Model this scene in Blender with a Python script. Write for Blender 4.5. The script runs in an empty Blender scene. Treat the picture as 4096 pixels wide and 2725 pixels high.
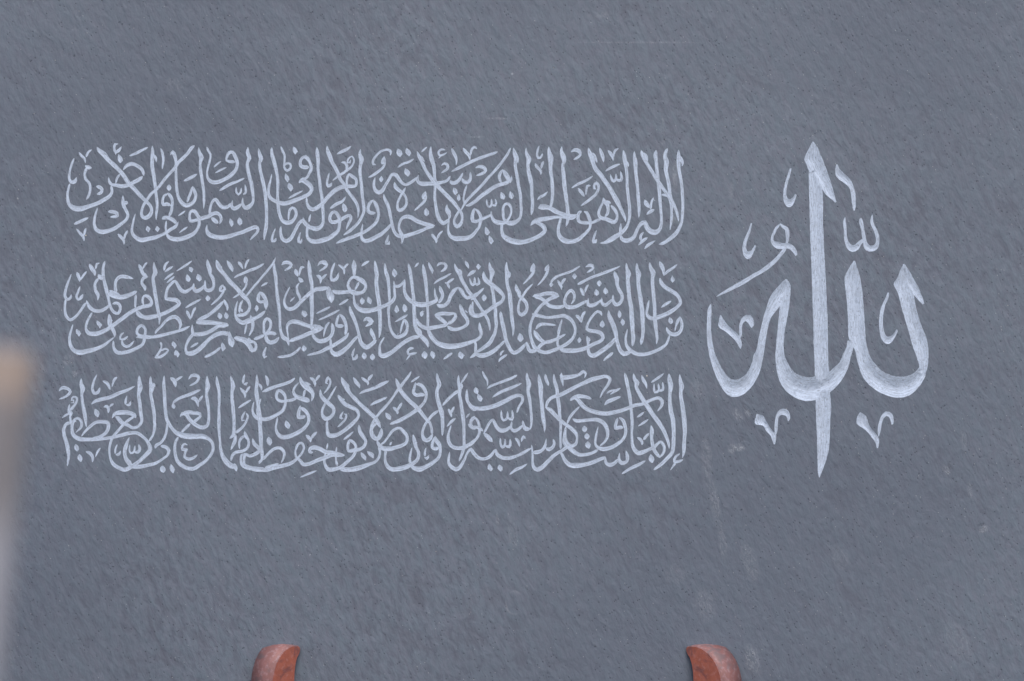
import bpy, bmesh, math, random
import numpy as np
from mathutils import Vector, Matrix
from mathutils.geometry import delaunay_2d_cdt

C = bpy.data.collections.new('scene_objects')
sc = bpy.context.scene
sc.collection.children.link(C)

# ---------------------------------------------------------------- scale: one photo pixel on the slate = 0.15 mm
S = 0.00015
CX, CY = 2048.0, 1362.5
Z0 = 1.10            # height of the picture centre above the (unseen) ground
def WX(px): return (px - CX) * S
def WZ(py): return (CY - py) * S + Z0

# ---------------------------------------------------------------- camera
cam = bpy.data.cameras.new('camera')
camo = bpy.data.objects.new('camera', cam)
C.objects.link(camo)
camo.location = (0, -1.0, Z0)
camo.rotation_euler = (math.radians(90), 0, 0)
cam.sensor_width = 36.0
cam.lens = 36.0 * 1.0 / (4096 * S)
cam.clip_start = 0.01
cam.clip_end = 200
cam.dof.use_dof = True
cam.dof.focus_distance = 1.0
cam.dof.aperture_fstop = 2.3
sc.camera = camo

# ---------------------------------------------------------------- daylight (open shade under a bright sky)
SUN_EL, SUN_AZ = 58.0, 172.0
w = bpy.data.worlds.new('World'); sc.world = w; w.use_nodes = True
nt = w.node_tree
for n in list(nt.nodes): nt.nodes.remove(n)
out = nt.nodes.new('ShaderNodeOutputWorld'); bg = nt.nodes.new('ShaderNodeBackground')
sky = nt.nodes.new('ShaderNodeTexSky'); sky.sky_type = 'NISHITA'; sky.sun_disc = False
sky.sun_elevation = math.radians(SUN_EL); sky.sun_rotation = math.radians(SUN_AZ)
sky.dust_density = 4.0; sky.air_density = 1.0; sky.ozone_density = 1.0
bg.inputs['Strength'].default_value = 0.13
nt.links.new(sky.outputs[0], bg.inputs[0]); nt.links.new(bg.outputs[0], out.inputs[0])
sl = bpy.data.lights.new('sun', 'SUN'); sl.energy = 0.7; sl.angle = math.radians(40); sl.color = (1, .96, .9)
so = bpy.data.objects.new('sun', sl); C.objects.link(so)
el, az = math.radians(SUN_EL), math.radians(SUN_AZ)
sd = Vector((math.sin(az) * math.cos(el), math.cos(az) * math.cos(el), math.sin(el)))   # towards the sun
so.rotation_euler = sd.to_track_quat('Z', 'Y').to_euler()
so.location = (0, -2, 4)
sc.view_settings.view_transform = 'Standard'; sc.view_settings.look = 'None'
sc.view_settings.gamma = 1.0; sc.view_settings.exposure = 0.74

# engraving: @ = photo tile (x, y, zoom); l = letter stroke, m = small mark; points x,y,width or left x,y,right x,y
BIG = '''
@ 2800 560 3.136
m 1128,355,1147,358 1095,450,1128,450 1060,570,1093,570 1046,670,1082,670 1055,780,1095,725 1085,832,1115,742 1130,842,1145,738 1165,815,1165,722 1195,745,1185,690 1212,690,1195,678
m 637,1045,655,1045 605,1140,632,1150 560,1240,600,1240 538,1310,582,1300 532,1380,580,1360 548,1450,590,1392 590,1495,608,1400 630,1485,635,1390 665,1430,660,1365 704,1335,690,1320
m 1003,1048,22 1040,1088,44 1085,1115,54 1098,1190,50 1098,1250,40 1082,1310,30 1055,1380,42 1020,1425,46 980,1474,50 910,1544,56 800,1629,56 680,1699,52 560,1774,56 420,1849,50 300,1914,34 206,1968,8
m 1003,1060,30 960,1105,34 930,1160,36 908,1220,34 910,1275,46 960,1315,90 1030,1332,82 1090,1328,74 1150,1348,68 1188,1400,55 1203,1440,36 1198,1458,12
@ 2800 960 3.136
l 128,805,140,805 98,870,144,870 88,980,141,980 85,1150,141,1150 92,1280,158,1280 108,1400,180,1400 130,1505,216,1495 180,1655,290,1635 240,1795,345,1705 300,1895,390,1745 350,1945,430,1752 410,1970,470,1750 500,1960,520,1730 600,1895,575,1685 680,1795,620,1615 740,1680,655,1530 775,1560,672,1450 808,1370,710,1370 830,1220,738,1220 862,1060,775,1060 900,960,800,960 955,890,830,860 1000,830,850,790 1060,760,890,700 1120,650,945,625 1115,560,1010,550 1085,492,1075,490
l 1072,495,1092,495 1020,600,1132,560 1000,700,1135,650 1000,800,1125,780 995,900,1108,900 985,1000,1088,1010 975,1110,1068,1110 962,1220,1055,1220 952,1340,1050,1340 945,1440,1060,1440 952,1560,1100,1545 975,1695,1160,1635 1010,1795,1210,1680 1080,1895,1290,1710 1180,1970,1370,1723 1290,2015,1450,1710 1380,2020,1530,1700 1490,1990,1563,1685 1650,1895,1623,1653 1745,1800,1683,1600 1803,1715,1743,1545 1862,1595,1770,1500 1892,1470,1800,1420 1920,1360,1838,1340 1932,1260,1850,1260
l 1362,-855,1484,-840 1366,-694,1529,-654 1372,-454,1544,-494 1379,-154,1542,-254 1386,40,1552,0 1400,400,1573,400 1411,750,1592,800 1422,1100,1602,1100 1426,1290,1605,1300 1438,1568,1612,1550 1440,1700,1618,1600 1450,1980,1628,1900 1455,2200,1645,2100 1465,2400,1633,2300 1470,2600,1622,2580 1473,2760,1600,2700 1475,2850,1573,2795 1480,2920,1535,2900 1494,2980,1504,2980
@ 3200 560 3.136
l 157,20,170,22 128,75,222,95 90,150,255,190 52,240,280,230 80,310,312,320 118,400,350,420 190,520,380,510 270,600,408,600 320,680,432,690 400,750,446,750 440,787,458,776
m 455,308,470,308 442,380,495,360 452,450,550,420 490,495,610,470 560,545,650,530 618,600,678,600 640,680,695,680 650,780,700,780 665,870,695,860 675,888,685,888
m 567,968,12 560,1030,40 567,1120,40 570,1210,40 590,1290,52 620,1340,76 660,1362,90 710,1345,80 745,1300,58 785,1262,44 812,1240,24
m 762,978,20 765,1020,48 785,1110,46 800,1200,50 815,1290,54 850,1355,84 900,1363,80 945,1345,72 972,1290,50 968,1200,50 935,1110,46 900,1030,42 907,937,14
@ 3260 960 3.136
l 485,262,502,262 430,350,530,350 378,450,560,450 372,530,578,540 390,680,598,680 405,850,610,850 415,1050,625,1050 418,1200,632,1200 445,1290,645,1290 500,1380,665,1390 520,1470,700,1480 540,1545,745,1545 575,1665,830,1635 640,1775,900,1675 750,1875,980,1705 880,1945,1080,1715 1040,1980,1160,1705 1180,1950,1240,1670 1310,1835,1290,1620 1370,1735,1308,1585 1410,1600,1290,1520 1422,1480,1270,1450 1420,1350,1225,1330 1395,1220,1190,1200 1350,1110,1155,1080 1310,1000,1125,980 1275,880,1090,860 1250,760,1065,760 1240,680,1040,670 1215,600,987,562 1200,500,1030,480 1160,380,1075,370 1122,300,1112,300
m 1105,302,1125,302 1085,420,1200,420 1110,520,1250,510 1160,600,1300,600 1240,690,1335,690 1300,760,1362,760 1350,808,1370,800
m 912,662,928,662 880,740,920,730 835,830,885,810 812,920,862,910 803,1050,850,1040 812,1160,865,1140 835,1240,890,1200 880,1295,925,1213 930,1304,960,1200 975,1265,995,1165 1012,1205,1018,1130 1042,1140,1028,1120
@ 2800 960 3.136
m 250,945,265,945 238,1000,290,990 228,1070,320,1030 240,1100,360,1080 320,1150,430,1140 400,1220,485,1200 455,1280,512,1250 490,1345,524,1320 503,1366,512,1366
m 498,1240,25 508,1180,36 508,1100,40 520,1040,44 560,990,72 608,985,98 640,1035,74 650,1075,54 648,1102,24
@ 2800 1440 3.136
m 712,672,728,678 700,720,790,700 686,790,825,760 700,808,845,795 790,825,880,850 830,890,915,895 890,960,955,935 910,1020,952,1000 925,1060,942,1058
m 948,940,24 955,860,40 960,780,40 975,700,44 1015,655,72 1065,655,86 1100,690,58 1112,730,38 1105,768,16
@ 3260 1440 3.136
m 565,658,575,660 530,710,640,705 522,800,665,780 545,820,690,840 640,885,740,900 710,970,785,960 760,1040,805,1020 770,1095,800,1080 780,1108,790,1108
m 797,964,14 805,880,44 820,790,42 850,715,46 895,675,64 945,695,64 965,750,44 970,800,28 962,811,14
'''

# engraving: @ = photo tile (x, y, zoom); l = letter stroke, m = small mark; points x,y,width or left x,y,right x,y
ROW1 = '''
@ 2320 568 3.6465
l 1438,115,20 1437,170,46 1438,250,62 1442,380,54 1462,500,50 1483,620,46 1493,760,46 1500,900,46 1495,1050,44 1483,1170,44 1455,1240,52 1410,1320,62 1340,1390,68 1260,1450,54 1190,1485,46 1148,1492,20
m 1450,200,36 1480,260,50 1497,310,36 1488,357,14
l 1276,93,20 1255,140,50 1240,210,60 1262,290,76 1252,400,64 1275,520,56 1300,650,60 1315,760,50 1330,840,52 1370,920,52 1400,990,44 1425,1080,36 1440,1158,10
l 893,124,24 905,170,56 940,240,66 980,320,54 1030,400,52 1080,480,52 1120,550,56 1165,610,54 1220,690,52 1280,770,56 1325,860,62 1333,960,44 1335,1060,42 1328,1170,38 1312,1288,12
m 930,160,44 970,220,46 990,290,24
l 1110,122,36 1100,190,58 1113,290,54 1120,400,54 1135,500,48 1145,600,52 1155,700,54 1165,800,50 1172,900,46 1180,1000,46 1187,1100,44 1183,1200,46 1160,1275,58 1090,1320,84 1020,1295,82 970,1230,72 950,1175,70 910,1180,68 870,1220,54 830,1290,50 790,1380,62 730,1430,70 660,1440,72 610,1410,54 600,1360,40
m 1190,772,36 1250,775,42 1300,800,40
l 792,133,20 792,200,46 808,300,66 812,400,54 825,540,54 842,680,48 852,820,52 862,950,48 862,1040,36 858,1105,12
l 633,120,22 645,200,58 660,300,64 676,400,48 686,520,44 690,650,46 702,780,46 715,880,50 725,980,48 722,1090,46 705,1180,46 665,1260,56 600,1330,60 520,1380,72 440,1430,72 370,1465,50 290,1476,14
m 680,280,30 702,330,30 711,366,14
m 596,1190,14 590,1260,36 590,1340,40
l 122,84,14 140,160,62 175,240,80 195,320,56 235,400,66 300,480,70 365,570,66 430,670,66 490,770,70 545,870,76 590,960,60 630,1050,50 658,1120,36 668,1172,12
m 180,160,50 222,230,44 247,302,18
l 340,812,14 335,880,34 295,960,40 272,1050,48 305,1105,60 370,1120,60 440,1150,68 500,1170,64 535,1130,48 540,1060,50 505,990,54 450,928,44
m 340,815,14 360,870,56 400,915,62 410,980,46 400,1050,46 360,1095,40
m 350,880,56 400,880,60 450,895,40
l 315,1115,40 240,1150,48 170,1180,42 90,1180,60 20,1175,50 -22,1150,54 -30,1085,50 -15,1030,46 25,1010,40
l 60,1015,50 95,1030,50 125,1090,56 150,1160,50 145,1250,42 100,1310,50 40,1370,56 -31,1425,64 -131,1455,72 -231,1440,82 -296,1380,64 -318,1290,50 -298,1180,42 -273,1095,30
m 230,690,44 208,680,40 205,640,36 240,600,52 272,640,44 265,700,40 235,760,42 170,820,46 90,880,44 12,932,22
m 188,495,14 120,545,40 50,580,40 -20,610,42 -120,674,20
m 155,640,26 110,640,42 95,700,36 85,778,12
m -30,675,26 0,710,46 40,760,46 62,798,24
m 288,82,16 310,160,56 335,230,52 346,300,14
m 405,123,28 440,165,52 475,220,44 483,277,16
m 562,95,24 515,125,38 495,180,32 485,240,30
m 372,428,20 430,390,42 500,355,38 585,322,22
m 443,472,14 460,540,38 495,575,46 525,540,40 525,465,26
m 520,530,30 550,555,40 597,560,46 605,510,40 590,428,26
m 945,845,36 965,895,72 1015,960,48
m 1075,812,24 1050,860,38 1035,920,36 1032,985,40
m 1070,835,24 1095,862,16
m 1085,985,30 1020,1020,54 970,1060,18
m 925,1315,32 885,1370,42 890,1440,50
m 985,1395,34 920,1440,52 850,1507,16
m 1102,1438,18 1040,1475,38 985,1510,44 940,1562,20
m 240,1290,12 215,1350,34 195,1420,40 190,1465,34 225,1455,56 245,1420,30
@ 1900 568 3.6465
l 1268,66,14 1262,140,50 1290,220,82 1300,285,58 1283,330,46 1290,450,60 1302,600,66 1320,740,60 1335,850,56 1348,950,56 1358,1050,60 1355,1120,50 1345,1180,40 1325,1240,12
l 1077,70,14 1082,150,60 1105,240,90 1105,310,70 1103,420,56 1120,520,54 1128,640,56 1132,760,50 1120,870,46 1100,965,34
l 920,965,34 960,950,84 1040,950,80 1100,970,64 1170,1010,70 1250,1045,60 1330,1070,60 1400,1080,60 1494,1060,16
l 1480,1085,30 1410,1115,50 1300,1100,46 1200,1095,46 1100,1110,56 1000,1125,64 900,1145,70 850,1175,60 812,1222,16
l 870,1165,40 940,1195,60 1000,1235,76 1020,1290,62 970,1350,60 880,1400,60 780,1440,66 670,1462,78 560,1450,84 470,1415,80 410,1360,60 393,1290,46 393,1180,42
l 745,86,14 750,170,50 785,250,76 770,330,50 780,430,60 808,540,66 825,650,54 830,780,48 838,900,46 832,1000,48 820,1070,12
l 560,86,20 580,170,64 600,240,72 585,320,50 600,420,52 620,540,50 640,660,50 662,780,50 668,900,46 672,1020,42 655,1110,44 600,1165,64 520,1185,76 460,1170,60 420,1120,40 410,1050,42 412,960,38 440,910,40 490,905,52 525,960,40 525,1040,36 495,1110,36 450,1170,50
m 600,170,40 628,250,30 625,314,12
l 460,1160,50 410,1180,60 340,1175,74 280,1150,62 245,1090,44 234,1010,16
l 240,1065,40 170,1095,44 90,1130,50 10,1160,52 -30,1150,60 -40,1080,52 -25,1010,46 -5,963,16
l 0,975,30 40,1010,44 75,1070,50 88,1130,50 75,1190,46 55,1250,40 20,1290,46 -5,1330,50 -60,1380,66 -130,1405,74 -210,1410,76 -291,1410,76 -361,1370,58 -391,1300,38 -391,1220,32 -381,1150,30 -381,1100,24
l 518,88,22 480,170,36 420,260,40 350,350,46 270,440,46 190,530,46 100,630,44 20,710,44 -40,770,42 -130,870,42 -207,1004,16
l 405,398,16 365,465,42 355,530,42 385,595,30
l 405,405,30 440,460,70 480,520,74 495,570,62 440,605,54 360,625,60 270,665,62 180,725,62 90,790,60 20,850,62 -40,895,54 -90,925,44 -135,930,30
m 533,492,18 528,560,38 515,600,30
m 332,142,20 250,175,44 160,205,46 60,240,48 -60,290,50 -170,345,50 -260,390,48 -348,434,22
m 8,380,18 60,360,44 130,375,60 155,420,50 110,460,46 18,490,22
m 378,733,14 395,775,70 408,810,78 420,840,44
m 512,720,14 523,760,66 534,800,76 540,832,34
m 170,838,24 175,910,30 205,950,40 240,920,38 240,833,24
m 245,915,30 295,930,40 312,890,32 292,833,24
m 150,1240,12 168,1290,60 180,1330,76 180,1362,34
m 208,1368,14 225,1420,64 240,1455,76 235,1492,30
m 938,57,16 915,120,32 908,200,36 925,238,40 965,215,36 985,172,22
m 878,312,30 900,360,48 940,400,44 962,430,40 957,480,20
m 1000,283,36 975,340,38 965,390,36
m 1060,726,18 1010,775,44 950,805,44 908,846,16
m 1402,148,16 1450,118,50 1520,135,66 1535,190,44 1490,230,44 1438,260,26
@ 1480 568 3.6465
l 890,66,20 882,140,46 895,240,70 925,330,60 938,430,54 942,520,44 950,600,60 948,700,46 945,800,48 955,900,46 970,1000,50 995,1090,60 1030,1155,60 1070,1185,66 1110,1165,52 1148,1125,34
l 688,138,14 715,210,50 745,270,50 775,330,56 810,410,50 860,480,56 910,550,60 960,610,70 1020,680,60 1100,760,64 1180,840,64 1250,920,60 1300,990,50 1335,1050,44 1345,1130,42 1320,1200,52 1270,1235,64 1232,1190,46 1230,1130,36 1260,1070,40 1300,1000,30
m 735,200,30 770,250,30 797,292,10
l 706,485,16 690,545,38 710,590,50 760,612,66 850,610,62 950,605,64 1050,590,50 1130,560,46 1172,498,22
l 1165,565,40 1200,600,60 1260,588,60 1310,540,50 1355,452,24
l 1345,535,40 1370,580,50 1420,592,58 1460,550,50 1465,438,22
l 1415,630,20 1390,700,32 1370,780,32 1365,850,32 1385,900,30
l 705,510,26 650,550,42 580,600,44 520,622,48 470,600,46 420,540,56 380,482,60 320,475,50 270,560,46 220,640,46 180,710,60 130,738,66 80,705,60 57,640,42 60,580,36 76,518,14
m 165,497,20 165,540,70 165,587,24
m 405,98,14 420,145,90 435,185,84 435,221,30
m 530,91,14 550,140,80 570,175,74 572,209,26
m 640,248,20 560,295,40 470,325,40 403,370,18
m 513,386,16 535,435,80 555,475,74 555,506,26
m 830,76,18 790,110,34 746,150,18
m 1098,118,28 1040,110,30 1000,150,34 1015,195,34 1060,190,32 1122,156,20
m 1030,205,30 1000,242,10
m 1190,96,30 1215,150,50 1250,220,50 1262,280,30 1255,342,12
m 1038,347,12 1085,315,40 1130,340,46 1130,390,44 1090,420,36 1040,454,14
m 1220,668,20 1240,710,72 1250,745,66 1245,774,24
m 1297,760,12 1294,805,50 1297,835,56 1290,864,24
m 1360,90,40 1400,150,50 1445,200,46 1460,270,16
m 1465,200,30 1485,110,40 1520,75,44 1558,100,36
l 358,588,16 370,650,60 420,705,54 490,760,42 530,830,36 530,910,42 490,970,52 430,998,60 402,960,42 405,890,36 440,800,36 490,720,40 520,663,14
m 812,722,24 795,780,76 768,835,50
m 820,770,40 800,850,44 740,920,40 650,1002,22
m 820,968,14 822,1020,84 824,1055,76 825,1083,34
l 948,1222,22 880,1215,60 780,1190,64 680,1150,66 600,1100,66 530,1090,62 470,1110,46 430,1180,40 422,1250,42 440,1310,50 470,1370,60 475,1430,36 463,1490,14
l 935,1238,30 850,1250,50 760,1290,54 660,1330,56 560,1360,60 480,1378,60 400,1365,58 350,1300,50 325,1220,50 305,1120,46 285,1010,50 255,910,52 215,830,44 200,756,14
l 318,1195,40 250,1270,50 170,1340,64 80,1390,64 0,1430,64 -70,1445,62 -110,1420,54 -127,1360,38 -120,1280,36 -103,1183,14
l 40,843,20 85,910,56 118,1000,50 125,1080,48 85,1180,50 20,1240,50 -60,1300,50 -140,1340,56 -240,1380,56 -340,1415,54 -430,1450,44 -498,1482,16
l 80,1035,44 20,1035,56 -25,1010,56 -25,950,50 0,890,52 40,850,34
l 1125,911,14 1120,970,52 1140,1020,76 1158,1075,42 1155,1130,26
m 205,211,16 200,265,70 180,310,54 172,325,24
m 225,280,30 200,360,38 150,410,40 70,470,44 20,500,36 -25,518,18
m 85,335,26 50,325,40 44,280,36 75,220,34 130,160,34 200,120,34 270,115,40 305,145,40 295,200,10
m 900,1343,42 930,1385,46 965,1430,46 965,1476,34
m 1060,1296,24 1010,1350,36 980,1415,40
m 275,1356,16 250,1430,40 245,1475,60 275,1485,44 285,1445,26
@ 1060 568 3.6465
l 97,82,30 100,170,50 125,260,60 150,350,56 170,450,46 183,560,48 185,680,44 183,800,44 190,900,50 200,1000,52 225,1090,50 255,1150,56 310,1178,66 380,1168,64 430,1120,46 456,1050,44 440,985,44 400,958,40 368,985,46 347,1060,34 344,1142,26
l 100,468,14 80,560,30 55,660,40 52,760,46 80,820,56 140,860,56 200,885,58 280,900,66 370,880,66 460,845,66 560,800,60 640,760,60 680,700,60 660,640,74 590,580,76 530,560,62 495,600,30
l 520,545,40 600,530,42 645,460,42 675,390,50 655,300,46 620,240,60 590,220,50 545,235,44 515,290,42 520,345,54 565,370,62 640,365,56
m 598,188,18 600,235,60
l 607,810,28 610,890,32 640,955,60 700,985,62 760,960,62 840,900,60 930,790,60 1020,710,66 1110,660,66 1200,648,58 1320,640,44 1335,590,40 1325,540,46 1270,500,54 1230,468,36 1205,510,40 1190,580,34 1190,640,40
l 757,78,16 765,160,60 775,260,56 772,360,46 783,480,46 798,580,48 810,700,48 830,800,52 838,900,50 845,1000,50 850,1100,44 845,1180,46 810,1240,60 740,1268,72 685,1255,60 640,1235,60 590,1190,60 550,1145,60 500,1180,50 450,1270,48 410,1350,48 370,1415,60 310,1447,64 250,1410,56 230,1340,42 225,1280,38 232,1228,14
m 665,1056,18 650,1110,32 640,1170,32
m 555,1103,14 575,1160,50
l 625,1220,50 612,1320,40 625,1400,48 680,1448,66 760,1455,70 850,1430,76 940,1400,70 1010,1350,66 1070,1290,50 1085,1210,44 1090,1140,54 1060,1060,60 1010,1020,50 960,1055,46 945,1130,46 975,1172,54 1050,1160,56 1110,1130,56 1180,1090,56 1240,1072,50 1252,1120,44 1220,1190,40 1185,1282,14
l 905,58,20 915,130,56 950,220,70 980,300,56 1020,370,60 1060,450,54 1100,550,54 1150,610,50 1190,690,50 1240,760,50 1300,840,50 1345,920,44 1362,1000,34 1352,1110,12
l 1392,106,14 1385,180,48 1410,250,78 1395,330,50 1385,430,52 1400,560,46 1410,700,50 1425,830,46 1438,930,48 1445,1000,46 1415,1090,46 1360,1180,46 1290,1250,50 1220,1310,50 1143,1360,18
m 232,68,30 255,130,40 285,190,36 285,290,32 282,370,32 320,418,40 372,380,42 368,320,36 310,312,36 285,350,30
m 415,68,14 432,115,70 445,145,76 440,181,30
m 298,460,16 318,520,70 332,555,64 330,587,26
m 345,598,16 362,650,80 380,685,70 375,722,26
m 552,710,18 480,750,36 410,785,40 342,824,16
m 1256,62,20 1190,110,46 1110,145,46 1045,180,18
m 1250,260,24 1240,300,36 1205,300,34 1215,250,30 1270,212,26 1298,270,30 1270,350,34 1190,420,40 1090,490,40 987,560,18
m 1112,300,24 1160,300,44 1195,350,44 1180,410,34
m 937,453,16 920,520,30 905,600,36 920,645,54 960,625,50 977,593,24
m 1180,803,16 1130,865,44 1040,910,50 950,972,32
m 1140,895,16 1155,940,70 1165,980,86 1160,1026,38
m 150,1260,18 125,1330,30 105,1400,36 105,1445,44 140,1445,44 162,1405,32
m 520,1318,18 495,1390,34 492,1455,44 520,1468,44 537,1415,28
@ 640 568 3.6465
l 1437,93,22 1450,170,50 1475,245,68 1455,300,46 1465,420,56 1490,530,54 1515,640,54 1535,760,54 1548,900,54 1555,1020,50 1555,1130,50 1548,1230,50 1530,1330,46 1518,1432,20
l 1282,78,20 1278,150,56 1305,240,66 1275,300,46 1280,400,56 1310,520,56 1335,620,56 1350,720,50 1362,820,44 1350,890,48 1290,950,72 1240,960,62 1205,900,40 1208,813,16
l 1195,900,30 1130,955,60 1080,972,60 1045,940,50 1060,850,16
l 1045,890,34 980,950,56 910,955,62 850,890,56 810,838,52 770,865,42 737,950,40 728,1040,42 750,1080,50
l 870,1198,24 892,1130,46 870,1060,50 820,1035,60 760,1050,60 710,1085,60 650,1100,58 590,1118,60 545,1070,50 500,1010,58 450,1015,40 430,1090,40 445,1150,54 500,1150,50 560,1135,50 572,1190,48 550,1260,48 500,1330,56 410,1380,66 300,1415,68 200,1415,68 130,1390,60 97,1340,38 84,1250,34 92,1150,28
m 750,1105,54 800,1150,70 850,1185,56
l 30,1125,46 70,1105,60 130,1110,60 190,1140,60 245,1190,40
l 268,1163,16 230,1230,50 150,1280,56 80,1330,50 0,1368,52 -80,1395,60 -160,1412,64 -280,1430,70 -360,1390,60 -408,1320,44 -398,1200,36 -360,1048,14
l 110,745,30 150,790,50 180,860,46 175,960,46 160,1030,46 130,1090,36
l 110,757,40 60,790,40 40,860,42 50,915,54 100,905,60 160,930,44
l 505,52,26 460,90,54 400,170,48 330,240,54 270,300,50 220,370,50 150,450,46 80,530,46 20,610,44 -60,700,42 -130,760,46 -190,840,44 -240,920,44 -270,1010,42 -265,1080,52 -220,1108,62 -150,1070,62 -122,1000,46 -150,920,52 -210,860,56 -310,760,62 -380,680,60 -450,610,60 -530,490,66 -600,410,60 -680,330,66 -760,260,66 -820,180,80 -890,120,56 -919,73,16
l 150,190,16 185,145,54 215,200,56 232,290,42 230,380,42 235,480,42 240,600,42 250,720,46 275,820,50 320,890,60 380,928,66 450,908,60 500,860,52 523,780,50 500,710,50 475,652,24 450,740,40 420,810,36 395,882,32
l 565,78,16 572,150,50 605,230,72 590,300,46 590,400,50 610,520,50 625,640,44 640,760,42 643,880,36 637,980,12
l 683,72,18 700,120,34 735,180,34 725,270,32 700,370,32 685,460,36 700,530,44 740,575,56 800,590,60 880,573,60 960,535,60 1040,480,60 1110,400,50 1128,310,50 1100,220,56 1060,150,52 1010,155,50 978,210,44 970,270,42 1010,285,50 1100,290,50
m 892,280,18 840,320,34 786,370,24
m 967,372,24 880,410,32 803,457,22
m 1230,528,26 1130,575,40 1010,625,50 866,712,30
m 1112,662,24 1115,740,30 1145,770,34 1175,740,30 1185,672,22
m 1238,622,14 1250,680,36 1250,740,32 1212,768,34
m 542,466,24 470,510,50 347,572,32
m 132,622,30 132,670,78 132,714,34
m 367,1006,22 320,1040,34 262,1080,14
m 402,1238,24 350,1275,32 280,1330,14
m 1022,1118,14 1038,1170,66 1048,1205,58 1045,1239,22
m 1155,1103,20 1162,1155,82 1168,1190,70 1165,1217,30
m 8,93,26 35,160,40 50,240,38 42,320,34 33,397,12
l 685,1206,12 682,1280,42 715,1348,68 800,1383,70 900,1395,70 1010,1375,66 1120,1340,60 1220,1310,60 1320,1265,60 1400,1243,58 1432,1275,44 1410,1330,36 1360,1380,32 1313,1432,14
@ 240 568 3.6465
l 1346,56,16 1350,140,50 1348,220,60 1342,330,54 1358,440,56 1375,540,56 1390,640,50 1400,740,46 1410,840,48 1418,940,42 1405,1040,38 1400,1137,18
m 1365,180,34 1398,235,40 1405,297,14
m 1282,78,36 1200,120,40 1120,160,44 1014,202,36
l 918,412,22 970,350,50 1050,318,60 1130,350,58 1200,410,52 1222,492,34
l 1205,503,34 1150,550,60 1080,588,54 1000,630,60 900,648,62 820,630,58 760,625,46 725,590,46 705,516,16
l 745,640,40 758,720,40 730,780,50 650,840,60 540,900,60 420,940,62 300,975,80 200,962,84 130,895,58 113,820,44 115,720,38 142,610,28
l 882,468,26 835,520,34 812,605,30
l 205,238,22 170,330,34 140,450,38 138,540,42 165,585,52 215,578,60 242,517,24
m 275,152,26 310,200,40 355,240,40 370,307,16
m 460,113,28 410,150,36 380,220,36
m 460,380,52 400,368,66 365,345,34
m 390,375,46 362,460,42 375,540,42 430,610,42 440,700,36 420,780,36 385,842,32
m 848,28,28 805,35,40 790,90,36 812,150,44 850,130,50 903,63,14
m 815,140,40 808,188,12
m 855,178,14 870,230,70 883,275,74 880,309,30
m 528,648,40 575,660,60 613,695,50 595,740,50 540,765,42
m 702,1018,40 760,1018,56 828,1040,60 835,1080,54 735,1095,36
l 918,783,16 918,860,52 930,930,60 965,1000,50 990,1060,44 975,1120,46 900,1190,50 800,1260,60 700,1300,62 600,1312,66 530,1280,60 498,1200,44 510,1090,36 545,963,22
m 935,870,40 975,892,56 990,896,30
m 412,1106,36 320,1150,50 206,1200,44
m 240,1268,30 290,1330,44 340,1380,44 352,1447,22
m 382,1258,40 360,1310,38 345,1370,36
m 843,1343,44 890,1390,46 930,1440,42 932,1500,16
m 988,1293,36 950,1360,36 935,1430,34
m 1268,1226,16 1285,1275,78 1288,1315,34
m 1415,1228,40 1420,1270,82 1425,1312,36
'''

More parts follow.
